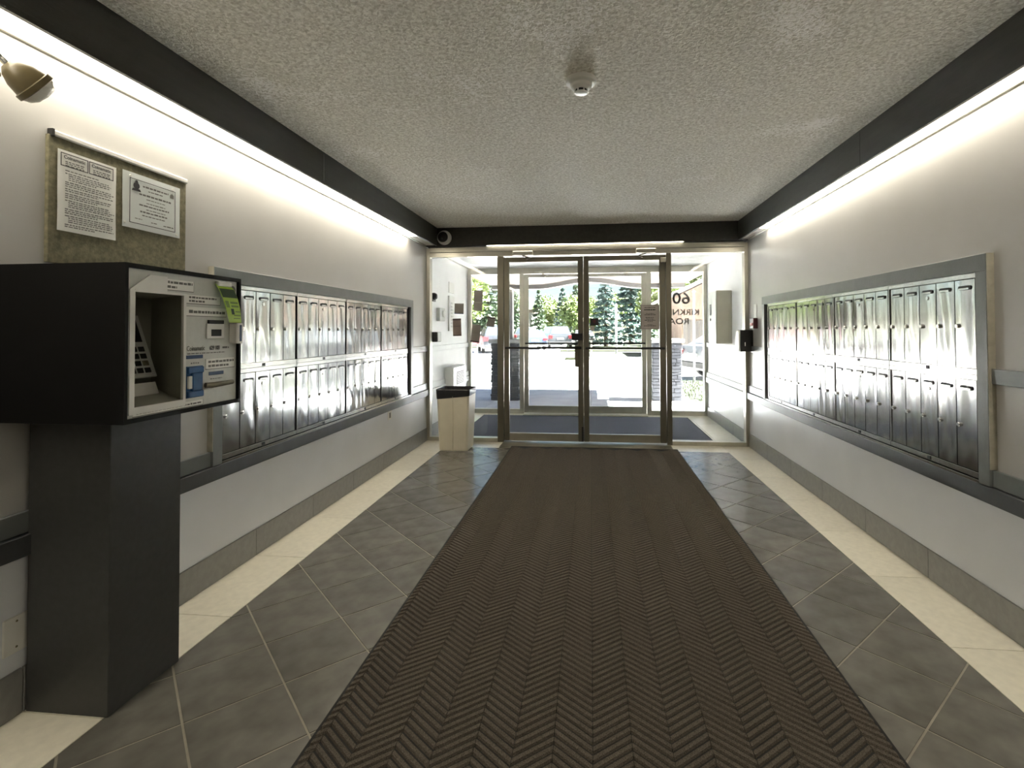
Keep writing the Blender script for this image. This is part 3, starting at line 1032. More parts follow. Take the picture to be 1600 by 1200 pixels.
bx('reader_groove', 'ink_blue', ld, PX + 0.033, PX + 0.0365, 1.968, 1.980, 1.23, 1.296)
bp = MB()
bp.box(PX, PX + 0.012, 1.731, 1.806, 1.118, 1.140, c=0.002)
bp.box(PX, PX + 0.014, 1.748, 1.792, 1.052, 1.118, c=0.003)
bp.box(PX, PX + 0.012, 1.731, 1.806, 1.030, 1.052, c=0.002)
bp.box(PX, PX + 0.004, 1.729, 1.808, 1.028, 1.143)
bp.build('card_dispenser', 'blue_plastic', k)
bx('dispenser_insert', 'white_plastic', k, PX + 0.004, PX + 0.013, 1.731, 1.747, 1.062, 1.108, c=0.001)
hd = MB().tube([(PX + 0.012, 1.812, 1.068), (PX + 0.020, 1.830, 1.066), (PX + 0.020, 1.948, 1.068)], [0.010, 0.011, 0.009], 10)
hd.build('handle', 'alu_dark', k, True)
# lime tag hanging from a clip
pts = [(0.000, 1.455, 1.866, 1.950), (0.014, 1.435, 1.867, 1.957), (0.024, 1.400, 1.876, 1.964), (0.026, 1.360, 1.892, 1.976), (0.024, 1.330, 1.906, 1.984), (0.020, 1.305, 1.918, 1.992)]
tg = MB()
for a in range(len(pts) - 1):
    p, q = pts[a], pts[a + 1]
    tg.quad((PX + 0.006 + q[0], q[2], q[1]), (PX + 0.006 + q[0], q[3], q[1]), (PX + 0.006 + p[0], p[3], p[1]), (PX + 0.006 + p[0], p[2], p[1]))
tg_o = tg.build('hanging_tag', 'green_paper', k)
def tag_pt(s, u, off=0.0012):
    s *= len(pts) - 1
    i = min(int(s), len(pts) - 2)
    f_ = s - i
    p = [pts[i][j] * (1 - f_) + pts[i + 1][j] * f_ for j in range(4)]
    return Vector((PX + 0.006 + off + p[0], p[2] + (p[3] - p[2]) * u, p[1]))
def tag_patch(name, m, s0, s1, u0, u1):
    mb = MB()
    n = 4
    for a in range(n):
        sa, sb = s0 + (s1 - s0) * a / n, s0 + (s1 - s0) * (a + 1) / n
        mb.quad(tag_pt(sb, u0), tag_pt(sb, u1), tag_pt(sa, u1), tag_pt(sa, u0))
    mb.build(name, m, tg_o)
tag_patch('tag_header', 'green_dark', 0.17, 0.38, 0.03, 0.97)
tag_patch('tag_print', 'green_mid', 0.46, 0.50, 0.40, 0.9)
tag_patch('tag_print', 'green_mid', 0.53, 0.57, 0.40, 0.9)
tag_patch('tag_print', 'green_dark', 0.60, 0.75, 0.32, 0.52)
tag_patch('tag_print', 'green_mid', 0.66, 0.69, 0.6, 0.95)
tag_patch('tag_print', 'green_mid', 0.76, 0.79, 0.45, 0.95)
tag_patch('tag_print', 'green_mid', 0.85, 0.88, 0.4, 0.9)
tag_patch('tag_print', 'green_mid', 0.45, 0.58, 0.08, 0.3)
bx('tag_clip', 'white_plastic', k, PX, PX + 0.016, 1.872, 1.950, 1.447, 1.466, c=0.003)
MB().lathe([(0.0, 0), (0.017, 0), (0.017, 0.001), (0.0, 0.001)], (PX, 1.972, 1.438), 20, (1, 0, 0)).build('seal_sticker', 'ink_grey', k)

# ------------------------------------------------------------------ notice board and papers
nb = thing('notice_board', (XL, 1.93, 1.75), 'worn olive cork board on the wall above the kiosk', 'notice board')
MB().box(XL, XL + 0.014, 1.622, 2.246, 1.515, 1.968, c=0.002).build('panel', 'cork', nb)
MB().box(XL, XL + 0.022, 1.634, 2.250, 1.966, 1.986, c=0.004).build('top_channel', 'white_plastic', nb)
bx('end_cap', 'black', nb, XL, XL + 0.023, 1.628, 1.638, 1.962, 1.990, c=0.002)


def sheet(name, label, y0, y1, z0, z1, m, tilt=0.0):
    t = thing(name, (XL + 0.016, (y0 + y1) / 2, (z0 + z1) / 2), label, 'paper')
    nxy = 6
    mb = MB()
    vs, fs = [], []
    for side in (0, 1):
        for i in range(nxy + 1):
            for j in range(nxy + 1):
                yy, zz = y0 + (y1 - y0) * i / nxy, z0 + (z1 - z0) * j / nxy
                vs.append((XL + 0.0175 + 0.0007 * side + 0.0012 * math.sin(i * 1.3 + j) * (1 if j < 3 else 0.3), yy, zz + tilt * (yy - y0)))
    n = (nxy + 1)
    for i in range(nxy):
        for j in range(nxy):
            a = i * n + j
            fs.append((a, a + 1, a + n + 1, a + n))
            b = a + n * n
            fs.append((b, b + n, b + n + 1, b + 1))
    mb.add(vs, fs)
    mb.build('sheet', m, t, True)
    return t


def on_board(off=0.0205):
    return frame((XL + off, 0, 0), (0, 1, 0), (0, 0, 1))


p1 = sheet('notice_sheet', 'tall white notice with two boxed headings pinned to the cork board', 1.651, 1.880, 1.634, 1.926, 'paper')
pm = MB()
rg = random.Random(4)
z = 1.852
i = 0
for blk in (1, 4, 3, 2, 3, 4, 3, 4, 2):
    for r_ in range(blk):
        words_on(pm, on_board(), 1.676 + (0.012 if blk == 4 and r_ else 0), 1.872, z, 0.0042, rg.uniform(0.55, 1.0) if r_ == blk - 1 else rg.uniform(0.85, 1.0), i, (0.006, 0.018), 0.003)
        z -= 0.0072
        i += 1
    z -= 0.0028
pm.build('print', 'ink_grey', p1)
hb = MB()
for (ya, yb) in ((1.660, 1.762), (1.766, 1.866)):
    za, zb = 1.868, 1.916
    for d_ in ((ya, yb, za, za + 0.003), (ya, yb, zb - 0.003, zb), (ya, ya + 0.0025, za, zb), (yb - 0.0025, yb, za, zb)):
        hb.box(XL + 0.0198, XL + 0.0205, *d_)
hb.build('heading_boxes', 'ink', p1)
for yc in (1.711, 1.816):
    text_mesh('Coinamatic', 0.0175, frame((XL + 0.0202, yc, 1.902), (0, 1, 0), (0, 0, 1)), 'heading', 'ink', p1, 0.0003, 0.0002, 'CENTER', 1.0)
pm = MB()
for yc in (1.711, 1.816):
    for q in range(3):
        words_on(pm, on_board(), yc - 0.035, yc + 0.035, 1.884 - q * 0.0065, 0.0042, 1, q + 60, (0.006, 0.016), 0.003)
pm.build('heading_print', 'ink_grey', p1)
p2 = sheet('certificate_sheet', 'wide pale certificate with a crest pinned to the cork board', 1.909, 2.204, 1.700, 1.931, 'paper_blue')
fm = MB()
for d_ in ((1.940, 2.176, 1.722, 1.7245), (1.940, 2.176, 1.905, 1.9075), (1.940, 1.9425, 1.722, 1.9075), (2.1735, 2.176, 1.722, 1.9075)):
    fm.box(XL + 0.0198, XL + 0.0206, *d_)
fm.build('border_line', 'ink', p2)
cr = MB()
cr.prism(pill(1.972, 1.880, 0.030, 0.030, 6), XL + 0.0198, XL + 0.0208, 'x')
cr.prism([(1.950, 1.858), (1.994, 1.858), (1.988, 1.868), (1.956, 1.868)], XL + 0.0198, XL + 0.0208, 'x')
cr.prism([(1.964, 1.894), (1.980, 1.894), (1.976, 1.903), (1.968, 1.903)], XL + 0.0198, XL + 0.0208, 'x')
cr.build('crest', 'ink', p2)
cr = MB().prism([(2.146, 1.872), (2.166, 1.872), (2.166, 1.886), (2.156, 1.893), (2.146, 1.886)], XL + 0.0198, XL + 0.0208, 'x')
cr.build('badge', 'ink_grey', p2)
pm = MB()
for i, (ya, yb, z, h) in enumerate(((2.002, 2.136, 1.882, 0.008), (2.030, 2.105, 1.868, 0.005), (1.985, 2.150, 1.846, 0.008), (2.02, 2.12, 1.832, 0.004), (2.02, 2.12, 1.816, 0.004), (1.985, 2.140, 1.802, 0.007), (2.02, 2.12, 1.788, 0.004), (1.99, 2.13, 1.774, 0.007), (2.0, 2.12, 1.760, 0.005), (1.965, 2.00, 1.742, 0.004), (2.045, 2.075, 1.738, 0.004), (2.11, 2.165, 1.736, 0.005))):
    words_on(pm, on_board(), ya, yb, z, h, 1, 90 + i, (0.008, 0.022), 0.003)
pm.build('print', 'ink_grey', p2)
for q, (y, z) in enumerate(((1.943, 1.915), (2.160, 1.914), (1.918, 1.718), (2.184, 1.712))):
    MB().lathe([(0.0, 0), (0.005, 0), (0.0045, 0.004), (0.0, 0.005)], (XL + 0.019, y, z), 10, (1, 0, 0)).build('push_pin', 'white_plastic', p2)

# ------------------------------------------------------------------ small wall fittings in the lobby
pl = thing('blank_wall_plate', (XL, 1.548, 0.268), 'cream blank wall plate low on the wall beside the kiosk pedestal', 'wall plate')
MB().box(XL, XL + 0.007, 1.508, 1.588, 0.208, 0.330, c=0.003).build('plate', 'white_plastic', pl)
for z in (0.228, 0.312):
    MB().lathe([(0.0, 0), (0.004, 0), (0.0035, 0.0015), (0.0, 0.002)], (XL + 0.0065, 1.548, z), 10, (1, 0, 0)).build('screw', 'cork', pl)
pl = thing('wall_socket', (XL, 4.765, 0.478), 'small pale wall socket under the ledge near the glass doors', 'socket')
MB().box(XL, XL + 0.007, 4.722, 4.808, 0.432, 0.514, c=0.002).build('plate', 'white_plastic', pl)
bx('receptacle', 'ink_grey', pl, XL + 0.006, XL + 0.0085, 4.748, 4.782, 0.448, 0.498)

el = thing('emergency_spotlight', (XL, 1.35, 2.08), 'olive metal emergency spotlight tilted down on the kiosk wall', 'spotlight')
ax = Vector((0.28, 0.68, -0.50)).normalized()
hc = Vector((-1.80, 1.425, 2.100))
MB().lathe([(0.0, -0.012), (0.018, -0.010), (0.034, 0.004), (0.048, 0.030), (0.055, 0.062), (0.061, 0.064), (0.062, 0.080), (0.058, 0.082)], hc, 28, ax).build('shade', 'lampbody', el, True)
MB().lathe([(0.057, 0.076), (0.056, 0.082), (0.047, 0.098), (0.030, 0.108), (0.0, 0.112)], hc, 28, ax).build('lens', 'lens', el, True)
MB().tube([hc - ax * 0.008, hc - ax * 0.05 + Vector((0, -0.02, 0.02)), (XL + 0.05, 1.31, 2.12), (XL, 1.30, 2.12)], 0.011, 10).build('arm', 'chrome', el, True)
MB().tube([hc + Vector((-0.02, -0.01, -0.03)), (XL + 0.05, 1.33, 2.055), (XL, 1.31, 2.06)], 0.007, 8).build('brace', 'cork', el, True)
MB().lathe([(0.0, 0), (0.035, 0), (0.030, 0.012), (0.0, 0.014)], (XL, 1.305, 2.095), 20, (1, 0, 0)).build('wall_mount', 'lampbody', el, True)

sd = thing('smoke_detector', (-0.038, 2.425, ZC), 'round white smoke detector on the stucco ceiling', 'smoke detector')
SDX, SDY = -0.040, 2.455
MB().lathe([(0.0, 0.0), (0.072, 0.0), (0.074, -0.010), (0.070, -0.020), (0.056, -0.026), (0.0, -0.026)][::-1], (SDX, SDY, ZC), 36).build('base', 'white_plastic', sd, True)
MB().lathe([(0.0, -0.026), (0.052, -0.026), (0.050, -0.040), (0.036, -0.050), (0.0, -0.050)][::-1], (SDX, SDY, ZC), 36).build('body', 'white_plastic', sd, True)
MB().lathe([(0.0, -0.050), (0.027, -0.050), (0.027, -0.062), (0.0, -0.062)][::-1], (SDX, SDY, ZC), 28).build('sensor_grille', 'black', sd, True)
for a in range(6):
    an = math.pi / 3 * a
    bx('grille_post', 'white_plastic', sd, SDX + 0.028 * math.cos(an) - 0.003, SDX + 0.028 * math.cos(an) + 0.003, SDY + 0.028 * math.sin(an) - 0.003, SDY + 0.028 * math.sin(an) + 0.003, ZC - 0.062, ZC - 0.050)
MB().lathe([(0.0, -0.062), (0.031, -0.062), (0.031, -0.066), (0.0, -0.070)][::-1], (SDX, SDY, ZC), 28).build('cap', 'white_plastic', sd, True)

sc2 = thing('dome_camera', (-1.676, FY, 2.345), 'white round security camera on the dark fascia', 'camera')
CC = (-1.672, FY, 2.345)
MB().lathe([(0.0, 0), (0.082, 0), (0.083, 0.02), (0.076, 0.034), (0.060, 0.040), (0.0, 0.040)], CC, 32, (0, -1, 0)).build('housing', 'white_plastic', sc2, True)
MB().lathe([(0.062, 0.036), (0.056, 0.050), (0.036, 0.068), (0.0, 0.076)], (CC[0] - 0.008, CC[1], CC[2] + 0.006), 28, (-0.12, -1, -0.05)).build('dome', 'black', sc2, True)
MB().lathe([(0.0, 0.072), (0.012, 0.070), (0.010, 0.080), (0.0, 0.080)], (CC[0] - 0.004, CC[1], CC[2] - 0.01), 14, (-0.1, -1, -0.1)).build('eye', 'chrome', sc2, True)

fa = thing('fire_alarm_station', (XR, 5.64, 1.36), 'small maroon pull station with a white tag by the far door jamb', 'fire alarm')
MB().box(XR, XR - 0.045, 5.575, 5.700, 1.285, 1.395, c=0.004).build('body', 'maroon', fa)
bx('handle', 'red', fa, XR - 0.045, XR - 0.052, 5.60, 5.675, 1.315, 1.345, c=0.002)
bx('label_plate', 'white_plastic', fa, XR, XR - 0.006, 5.60, 5.685, 1.40, 1.540, c=0.001)
ar = thing('door_control_box', (XR, 5.78, 1.155), 'black door control box beside the jamb opposite the kiosk', 'control box')
MB().box(XR, XR - 0.130, 5.735, 5.870, 1.040, 1.272, c=0.006).build('housing', 'black', ar)
bx('cover', 'white_plastic', ar, XR - 0.130, XR - 0.146, 5.745, 5.865, 1.045, 1.268, c=0.004)
bx('key_switch', 'chrome', ar, XR - 0.08, XR - 0.09, 5.727, 5.735, 1.10, 1.14, c=0.002)

# waste bin
tb = thing('waste_bin', (-1.47, 5.52, 0), 'tall cream plastic waste bin with a black bag by the glass', 'bin')
def rrect(cx, cy, hw_, hd_, ch):
    return [(cx - hw_ + ch, cy - hd_), (cx + hw_ - ch, cy - hd_), (cx + hw_, cy - hd_ + ch), (cx + hw_, cy + hd_ - ch), (cx + hw_ - ch, cy + hd_), (cx - hw_ + ch, cy + hd_), (cx - hw_, cy + hd_ - ch), (cx - hw_, cy - hd_ + ch)]
def loft(mb, rings, cap0=True, cap1=True):
    n = len(rings[0])
    o = len(mb.v)
    for r in rings: mb.v += r
    for i in range(len(rings) - 1):
        for q in range(n):
            mb.f.append((o + i * n + q, o + i * n + (q + 1) % n, o + (i + 1) * n + (q + 1) % n, o + (i + 1) * n + q))
    if cap0: mb.f.append(tuple(o + q for q in range(n))[::-1])
    if cap1: mb.f.append(tuple(o + (len(rings) - 1) * n + q for q in range(n)))
    return mb
BCX, BCY = -1.455, 5.545
def ring(z, h, ch, sk=0.0): return [(x, y, z + sk * (x - BCX)) for x, y in rrect(BCX, BCY, h, h * 0.98, ch)]
loft(MB(), [ring(0.0, 0.150, 0.022), ring(0.012, 0.154, 0.02), ring(0.56, 0.173, 0.016), ring(0.60, 0.176, 0.016)]).build('body', 'bin', tb)
MB().box(BCX - 0.0012, BCX + 0.0012, BCY - 0.176, BCY - 0.146, 0.02, 0.58).xf(Matrix.Identity(4)).build('seam', 'bin', tb)
loft(MB(), [ring(0.565, 0.177, 0.02, 0.10), ring(0.60, 0.180, 0.02, 0.05), ring(0.645, 0.183, 0.02), ring(0.652, 0.180, 0.02), ring(0.645, 0.172, 0.02), ring(0.57, 0.165, 0.02)], False, True).build('liner', 'bag', tb)

# flyers stuck to the inner glass (their backs face the lobby)
def flyer(label, x0, x1, z0, z1, rot, m, band=None):
    cx, cz = (x0 + x1) / 2, (z0 + z1) / 2
    t = thing('flyer', (cx, D + 0.052, cz), label, 'flyer', 'flyers taped to the glass')
    rm = Matrix.Translation((cx, 0, cz)) @ Matrix.Rotation(rot, 4, 'Y') @ Matrix.Translation((-cx, 0, -cz))
    MB().box(x0, x1, D + 0.0484, D + 0.0494, z0, z1).xf(rm).build('sheet', m, t)
    for (fz0, fz1, mm) in (band or []):
        MB().box(x0, x1, D + 0.0478, D + 0.0483, z0 + (z1 - z0) * fz0, z0 + (z1 - z0) * fz1).xf(rm).build('band', mm, t)


flyer('tall grey flyer highest on the sidelight by the bin', -1.352, -1.250, 1.504, 1.742, 0.03, 'paper_back', [(0.40, 0.415, 'paper')])
flyer('short grey flyer with blue edges on the sidelight by the bin', -1.583, -1.473, 1.470, 1.592, 0.03, 'paper_back', [(0.0, 0.06, 'ink_blue')])
flyer('brown flyer directly under the blue-edged one', -1.602, -1.502, 1.212, 1.416, -0.03, 'paper_back2', [(0.0, 0.06, 'paper_dark'), (0.55, 0.57, 'paper_dark'), (0.9, 1.0, 'paper_dark')])
flyer('dark tilted flyer lowest on the sidelight by the bin', -1.383, -1.276, 1.135, 1.345, 0.12, 'paper_back', [(0.0, 0.09, 'paper_dark')])
flyer('small tilted grey flyer next to the door mullion', -1.196, -1.103, 1.318, 1.432, 0.16, 'paper_back', [(0.85, 1.0, 'paper_dark')])
nt_ = thing('door_notice', (0.658, D + 0.02, 1.42), 'printed grey notice taped inside the glass door', 'notice')
MB().box(0.556, 0.762, D + 0.0215, D + 0.0225, 1.281, 1.556).build('sheet', 'paper_back', nt_)
nm_ = frame((0, D + 0.0212, 0), (1, 0, 0), (0, 0, 1))
pm = MB()
for i, (xa, xb, z, h) in enumerate(((0.60, 0.72, 1.522, 0.007), (0.596, 0.724, 1.495, 0.013), (0.615, 0.705, 1.455, 0.007), (0.60, 0.72, 1.441, 0.008), (0.612, 0.705, 1.41, 0.008), (0.62, 0.70, 1.396, 0.006), (0.60, 0.722, 1.381, 0.008), (0.63, 0.69, 1.365, 0.006), (0.63, 0.69, 1.332, 0.006), (0.592, 0.726, 1.318, 0.008))):
    words_on(pm, nm_, xa, xb, z, h, 1, 40 + i, (0.012, 0.03), 0.004)
for d_ in ((0.562, 0.756, 1.287, 1.290), (0.562, 0.756, 1.547, 1.550), (0.562, 0.565, 1.287, 1.550), (0.753, 0.756, 1.287, 1.550)):
    pm.box(d_[0], d_[1], D + 0.0206, D + 0.0213, d_[2], d_[3])
pm.build('print', 'ink', nt_)
st_ = thing('glass_sticker', (0.04, D + 0.02, 1.367), 'small black alarm sticker with a shield on the glass door', 'sticker')
MB().box(-0.006, 0.087, D + 0.0215, D + 0.0225, 1.327, 1.408).build('sheet', 'ink', st_)
MB().prism([(0.024, 1.392), (0.058, 1.392), (0.058, 1.368), (0.041, 1.345), (0.024, 1.368)], D + 0.0208, D + 0.0214, 'y').build('shield', 'maroon', st_)
st_ = bx('paper_tab', 'paper_back', None, -0.004, 0.040, D + 0.0212, D + 0.0222, 1.272, 1.322)
tag(st_, 'little grey paper tab under the shield sticker on the door', 'sticker')

# ------------------------------------------------------------------ vestibule fittings
pb = thing('wall_enclosure', (1.62, 6.75, 1.10), 'tan steel enclosure on the vestibule wall', 'enclosure')
MB().box(1.535, XR, 6.555, 6.960, 1.105, 1.758, c=0.004).build('cabinet', 'panelbox', pb)
bx('cover', 'white_plastic', pb, 1.527, 1.535, 6.560, 6.955, 1.108, 1.755, c=0.002)
bx('lock_plate', 'ink_grey', pb, 1.522, 1.527, 6.80, 6.87, 1.46, 1.60, c=0.001)
bx('lock_knob', 'ink_grey', pb, 1.520, 1.527, 6.82, 6.85, 1.39, 1.42, c=0.001)
ht = thing('wall_heater', (XL, 7.0, 0.45), 'white wall heater in the vestibule with grey grille', 'heater')
MB().box(XL, XL + 0.125, 6.62, 7.30, 0.440, 0.792, c=0.008).build('casing', 'white_plastic', ht)
gr = bx('grille', 'ink_grey', ht, XL + 0.124, XL + 0.127, 6.78, 7.18, 0.545, 0.725, c=0.001)
for q in range(8):
    bx('fin', 'panel', gr, XL + 0.126, XL + 0.131, 6.785, 7.175, 0.552 + q * 0.0215, 0.560 + q * 0.0215)
ic = thing('thermostat', (XL, 6.4, 1.48), 'clear boxed thermostat on the vestibule wall', 'thermostat')
MB().box(XL, XL + 0.05, 6.27, 6.50, 1.395, 1.560, c=0.005).build('guard', 'panel', ic)
MB().lathe([(0.0, 0), (0.045, 0), (0.040, 0.015), (0.0, 0.018)], (XL + 0.05, 6.40, 1.49), 20, (1, 0, 0)).build('dial', 'white_plastic', ic)
bs = thing('black_sounder', (XL, 6.1, 1.69), 'black round sounder high on the vestibule wall', 'sounder')
MB().lathe([(0.0, 0), (0.045, 0), (0.045, 0.03), (0.028, 0.055), (0.0, 0.06)], (XL, 6.12, 1.690), 20, (1, 0, 0)).build('horn', 'black', bs)
bx('bracket', 'black', bs, XL, XL + 0.02, 6.05, 6.19, 1.63, 1.655)
cbx = thing('card_reader_box', (XL, 6.1, 1.2), 'black reader box just behind the glass on the vestibule wall', 'reader')
MB().box(XL, XL + 0.085, 6.02, 6.19, 1.140, 1.260, c=0.005).build('housing', 'black', cbx)
bx('face', 'panel', cbx, XL + 0.085, XL + 0.093, 6.03, 6.18, 1.145, 1.255, c=0.003)
sp = thing('intercom_panel', (XL, 6.92, 1.5), 'narrow white intercom panel on the vestibule wall', 'intercom')
MB().box(XL, XL + 0.022, 6.80, 7.06, 1.270, 1.745, c=0.003).build('plate', 'white_plastic', sp)
for q in range(8):
    bx('button', 'panel', sp, XL + 0.022, XL + 0.026, 6.88, 6.98, 1.32 + q * 0.045, 1.345 + q * 0.045)
pp = bx('framed_notice', 'paper', None, XL, XL + 0.008, 6.835, 7.10, 1.79, 1.935, c=0.001)
tag(pp, 'small white notice above the intercom panel', 'notice')

# ------------------------------------------------------------------ outdoors: ground
gd = bx('ground', 'asphalt', None, -90, 90, 13.2, 160, -0.3, -0.10)
tag(gd, 'sunlit pale asphalt road and parking lot', 'road', kind='structure')
ap = thing('pavement', (0, 10.6, 0), 'concrete entrance apron under the canopy', 'pavement', kind='structure')
for i in range(4):
    for j in range(3):
        xa = -3.6 + i * 1.8
        if xa > 1.7: continue
        bx('slab', 'concrete', ap, xa + 0.004, min(xa + 1.8, 1.8) - 0.004, D2 + 0.10 + j * 1.74, D2 + 0.10 + (j + 1) * 1.74 - 0.008, -0.15, -0.035)
lw = bx('lawn', 'lawn', None, 1.8, 60, 9.72, 13.9, -0.30, -0.04)
tag(lw, 'bright strip of lawn beside the entrance path', 'lawn', kind='structure')
lw = bx('ground', 'concrete', None, 1.8, 12, D2 + 0.1, 9.72, -0.30, -0.036)
tag(lw, 'pale concrete walk between the glass and the lawn', 'pavement', kind='structure')
lw = bx('lawn', 'lawn', None, -1.2, 70, 24.4, 30.5, -0.30, 0.02)
tag(lw, 'grass verge across the road behind the lamp pole', 'lawn', kind='structure')
lw = bx('lawn', 'lawn', None, -2.0, 70, 34.0, 160, -0.30, 0.00)
tag(lw, 'far lawn under the park trees', 'lawn', kind='structure')
lw = bx('lawn', 'lawn', None, -60, -5.6, 41.0, 160, -0.30, 0.02)
tag(lw, 'far lawn behind the red car', 'lawn', kind='structure')
cu = bx('kerb', 'concrete', None, -0.2, 70, 24.2, 24.4, -0.2, 0.04)
tag(cu, 'pale concrete kerb along the far grass verge', 'kerb', kind='structure')
gb = MB()
for q in range(5200):
    x, y = U_(1.85, 6.0), U_(9.75, 13.85)
    h, a, l = U_(0.03, 0.075), U_(0, 6.28), U_(-0.03, 0.03)
    dx, dy = math.cos(a) * 0.008, math.sin(a) * 0.008
    gb.add([(x - dx, y - dy, -0.04), (x + dx, y + dy, -0.04), (x + l, y + l * 0.5, -0.04 + h)], [(0, 1, 2)])
go = gb.build('grass', 'grass')
tag(go, 'short green grass blades on the lawn beside the path', 'grass', kind='stuff')

# canopy and stone pillars
cn = thing('entrance_canopy', (-0.07, 9.4, 2.1), 'tan arched entrance canopy with a pale front beam', 'canopy')
def arch(x, rise):
    u = (x + 0.03) / 1.02
    return rise * (math.cos(u * math.pi) * 0.5 + 0.5) if abs(u) < 1 else 0.0
NX = 40
xs = [-1.93 + (3.70) * i / NX for i in range(NX + 1)]
v, f = [], []
for i, x in enumerate(xs):
    for (y, z) in ((D2 + 0.165, 2.16), (9.98, 2.16), (9.98, 2.46), (D2 + 0.165, 2.46)):
        v.append((x, y, z + (arch(x, 0.125) if z < 2.3 else 0)))
for i in range(NX):
    for q in range(4):
        a, b = i * 4 + q, i * 4 + (q + 1) % 4
        f.append((a, a + 4, b + 4, b))
f += [(0, 1, 2, 3), (NX * 4 + 3, NX * 4 + 2, NX * 4 + 1, NX * 4)]
MB().add(v, f).build('soffit', 'soffit', cn)
v, f = [], []
for i, x in enumerate(xs):
    for (y, z) in ((9.985, 2.080), (10.16, 2.080), (10.16, 2.60), (9.985, 2.60)):
        v.append((x, y, z + (arch(x, 0.120) if z < 2.3 else 0)))
for i in range(NX):
    for q in range(4):
        a, b = i * 4 + q, i * 4 + (q + 1) % 4
        f.append((a, a + 4, b + 4, b))
f += [(0, 1, 2, 3), (NX * 4 + 3, NX * 4 + 2, NX * 4 + 1, NX * 4)]
MB().add(v, f).build('front_beam', 'soffit_white', cn)
bx('roof_slab', 'soffit_white', cn, -2.1, 1.9, D2 + 0.165, 11.7, 2.605, 2.70)
bx('column', 'soffit_white', cn, -1.70, -1.50, 9.90, 10.10, 1.11, 2.08, c=0.005)
bx('column', 'soffit_white', cn, 1.28, 1.48, 9.90, 10.10, 1.11, 2.08, c=0.005)


def pillar(label, x0, x1, y0, y1, seed):
    t = thing('stone_pillar', ((x0 + x1) / 2, (y0 + y1) / 2, -0.03), label, 'pillar', 'stone pillars under the canopy')
    bx('core', 'stone', t, x0 + 0.025, x1 - 0.025, y0 + 0.025, y1 - 0.025, -0.035, 1.03)
    rg = random.Random(seed)
    z = -0.03
    while z < 1.02:
        h = min(rg.uniform(0.045, 0.085), 1.035 - z)
        for face_ in range(4):
            span = (x0, x1) if face_ < 2 else (y0, y1)
            p = span[0]
            while p < span[1] - 0.01:
                q = min(p + rg.uniform(0.10, 0.26), span[1])
                if span[1] - q < 0.06: q = span[1]
                e = rg.uniform(0.0, 0.018)
                if face_ == 0: bb = (p + .003, q - .003, y0 - e, y0 + 0.04)
                elif face_ == 1: bb = (p + .003, q - .003, y1 - 0.04, y1 + e)
                elif face_ == 2: bb = (x0 - e, x0 + 0.04, p + .003, q - .003)
                else: bb = (x1 - 0.04, x1 + e, p + .003, q - .003)
                MB().box(*bb, z + 0.003, z + h - 0.003, c=0.004).build('stone', 'stone', t)
                p = q
        z += h
    MB().box(x0 - 0.05, x1 + 0.05, y0 - 0.05, y1 + 0.05, 1.04, 1.11, c=0.01).build('capstone', 'cap', t)


pillar('ledge-stone pillar seen behind the mullion beside the bin', -1.86, -1.34, 9.62, 10.14, 5)
pillar('ledge-stone pillar beside the patch of lawn', 1.14, 1.66, 9.80, 10.32, 6)

# posts
bo = thing('bollard', (-3.22, 14.4, -0.1), 'white bollard at the road edge behind the bin side glass', 'bollard')
MB().tube([(-3.22, 14.4, -0.1), (-3.22, 14.4, 0.74)], 0.05, 12).build('post', 'whitepole', bo, True)
MB().lathe([(0.05, 0), (0.045, 0.02), (0.0, 0.04)], (-3.22, 14.4, 0.74), 12).build('cap', 'whitepole', bo, True)
bo = thing('sign_stub', (0.03, 25.0, 0.02), 'short dark post on the far kerb', 'post')
MB().tube([(0.03, 25.0, 0.0), (0.03, 25.0, 0.78)], 0.04, 10).build('post', 'alu_dark', bo, True)
MB().box(-0.02, 0.08, 24.95, 25.05, 0.78, 0.80).build('cap', 'alu_dark', bo)
lp = thing('lamp_pole', (1.35, 28.0, 0.0), 'slim white lamp pole in front of the park trees', 'lamp pole')
MB().tube([(1.35, 28.0, 0.0), (1.35, 28.0, 2.62)], 0.06, 10).build('pole', 'whitepole', lp, True)
MB().tube([(1.35, 28.0, 2.62), (1.35, 28.0, 2.72)], [0.075, 0.04], 10).build('lamp_head', 'whitepole', lp, True)
wp = thing('white_pole', (2.62, 13.6, 0.0), 'thin white pole in front of the white car', 'pole')
MB().tube([(2.62, 13.6, -0.1), (2.62, 13.6, 2.25)], 0.024, 10).build('pole', 'whitepole', wp, True)
MB().lathe([(0.05, 0), (0.03, 0.03), (0.0, 0.05)], (2.62, 13.6, 2.25), 10).build('cap', 'whitepole', wp, True)

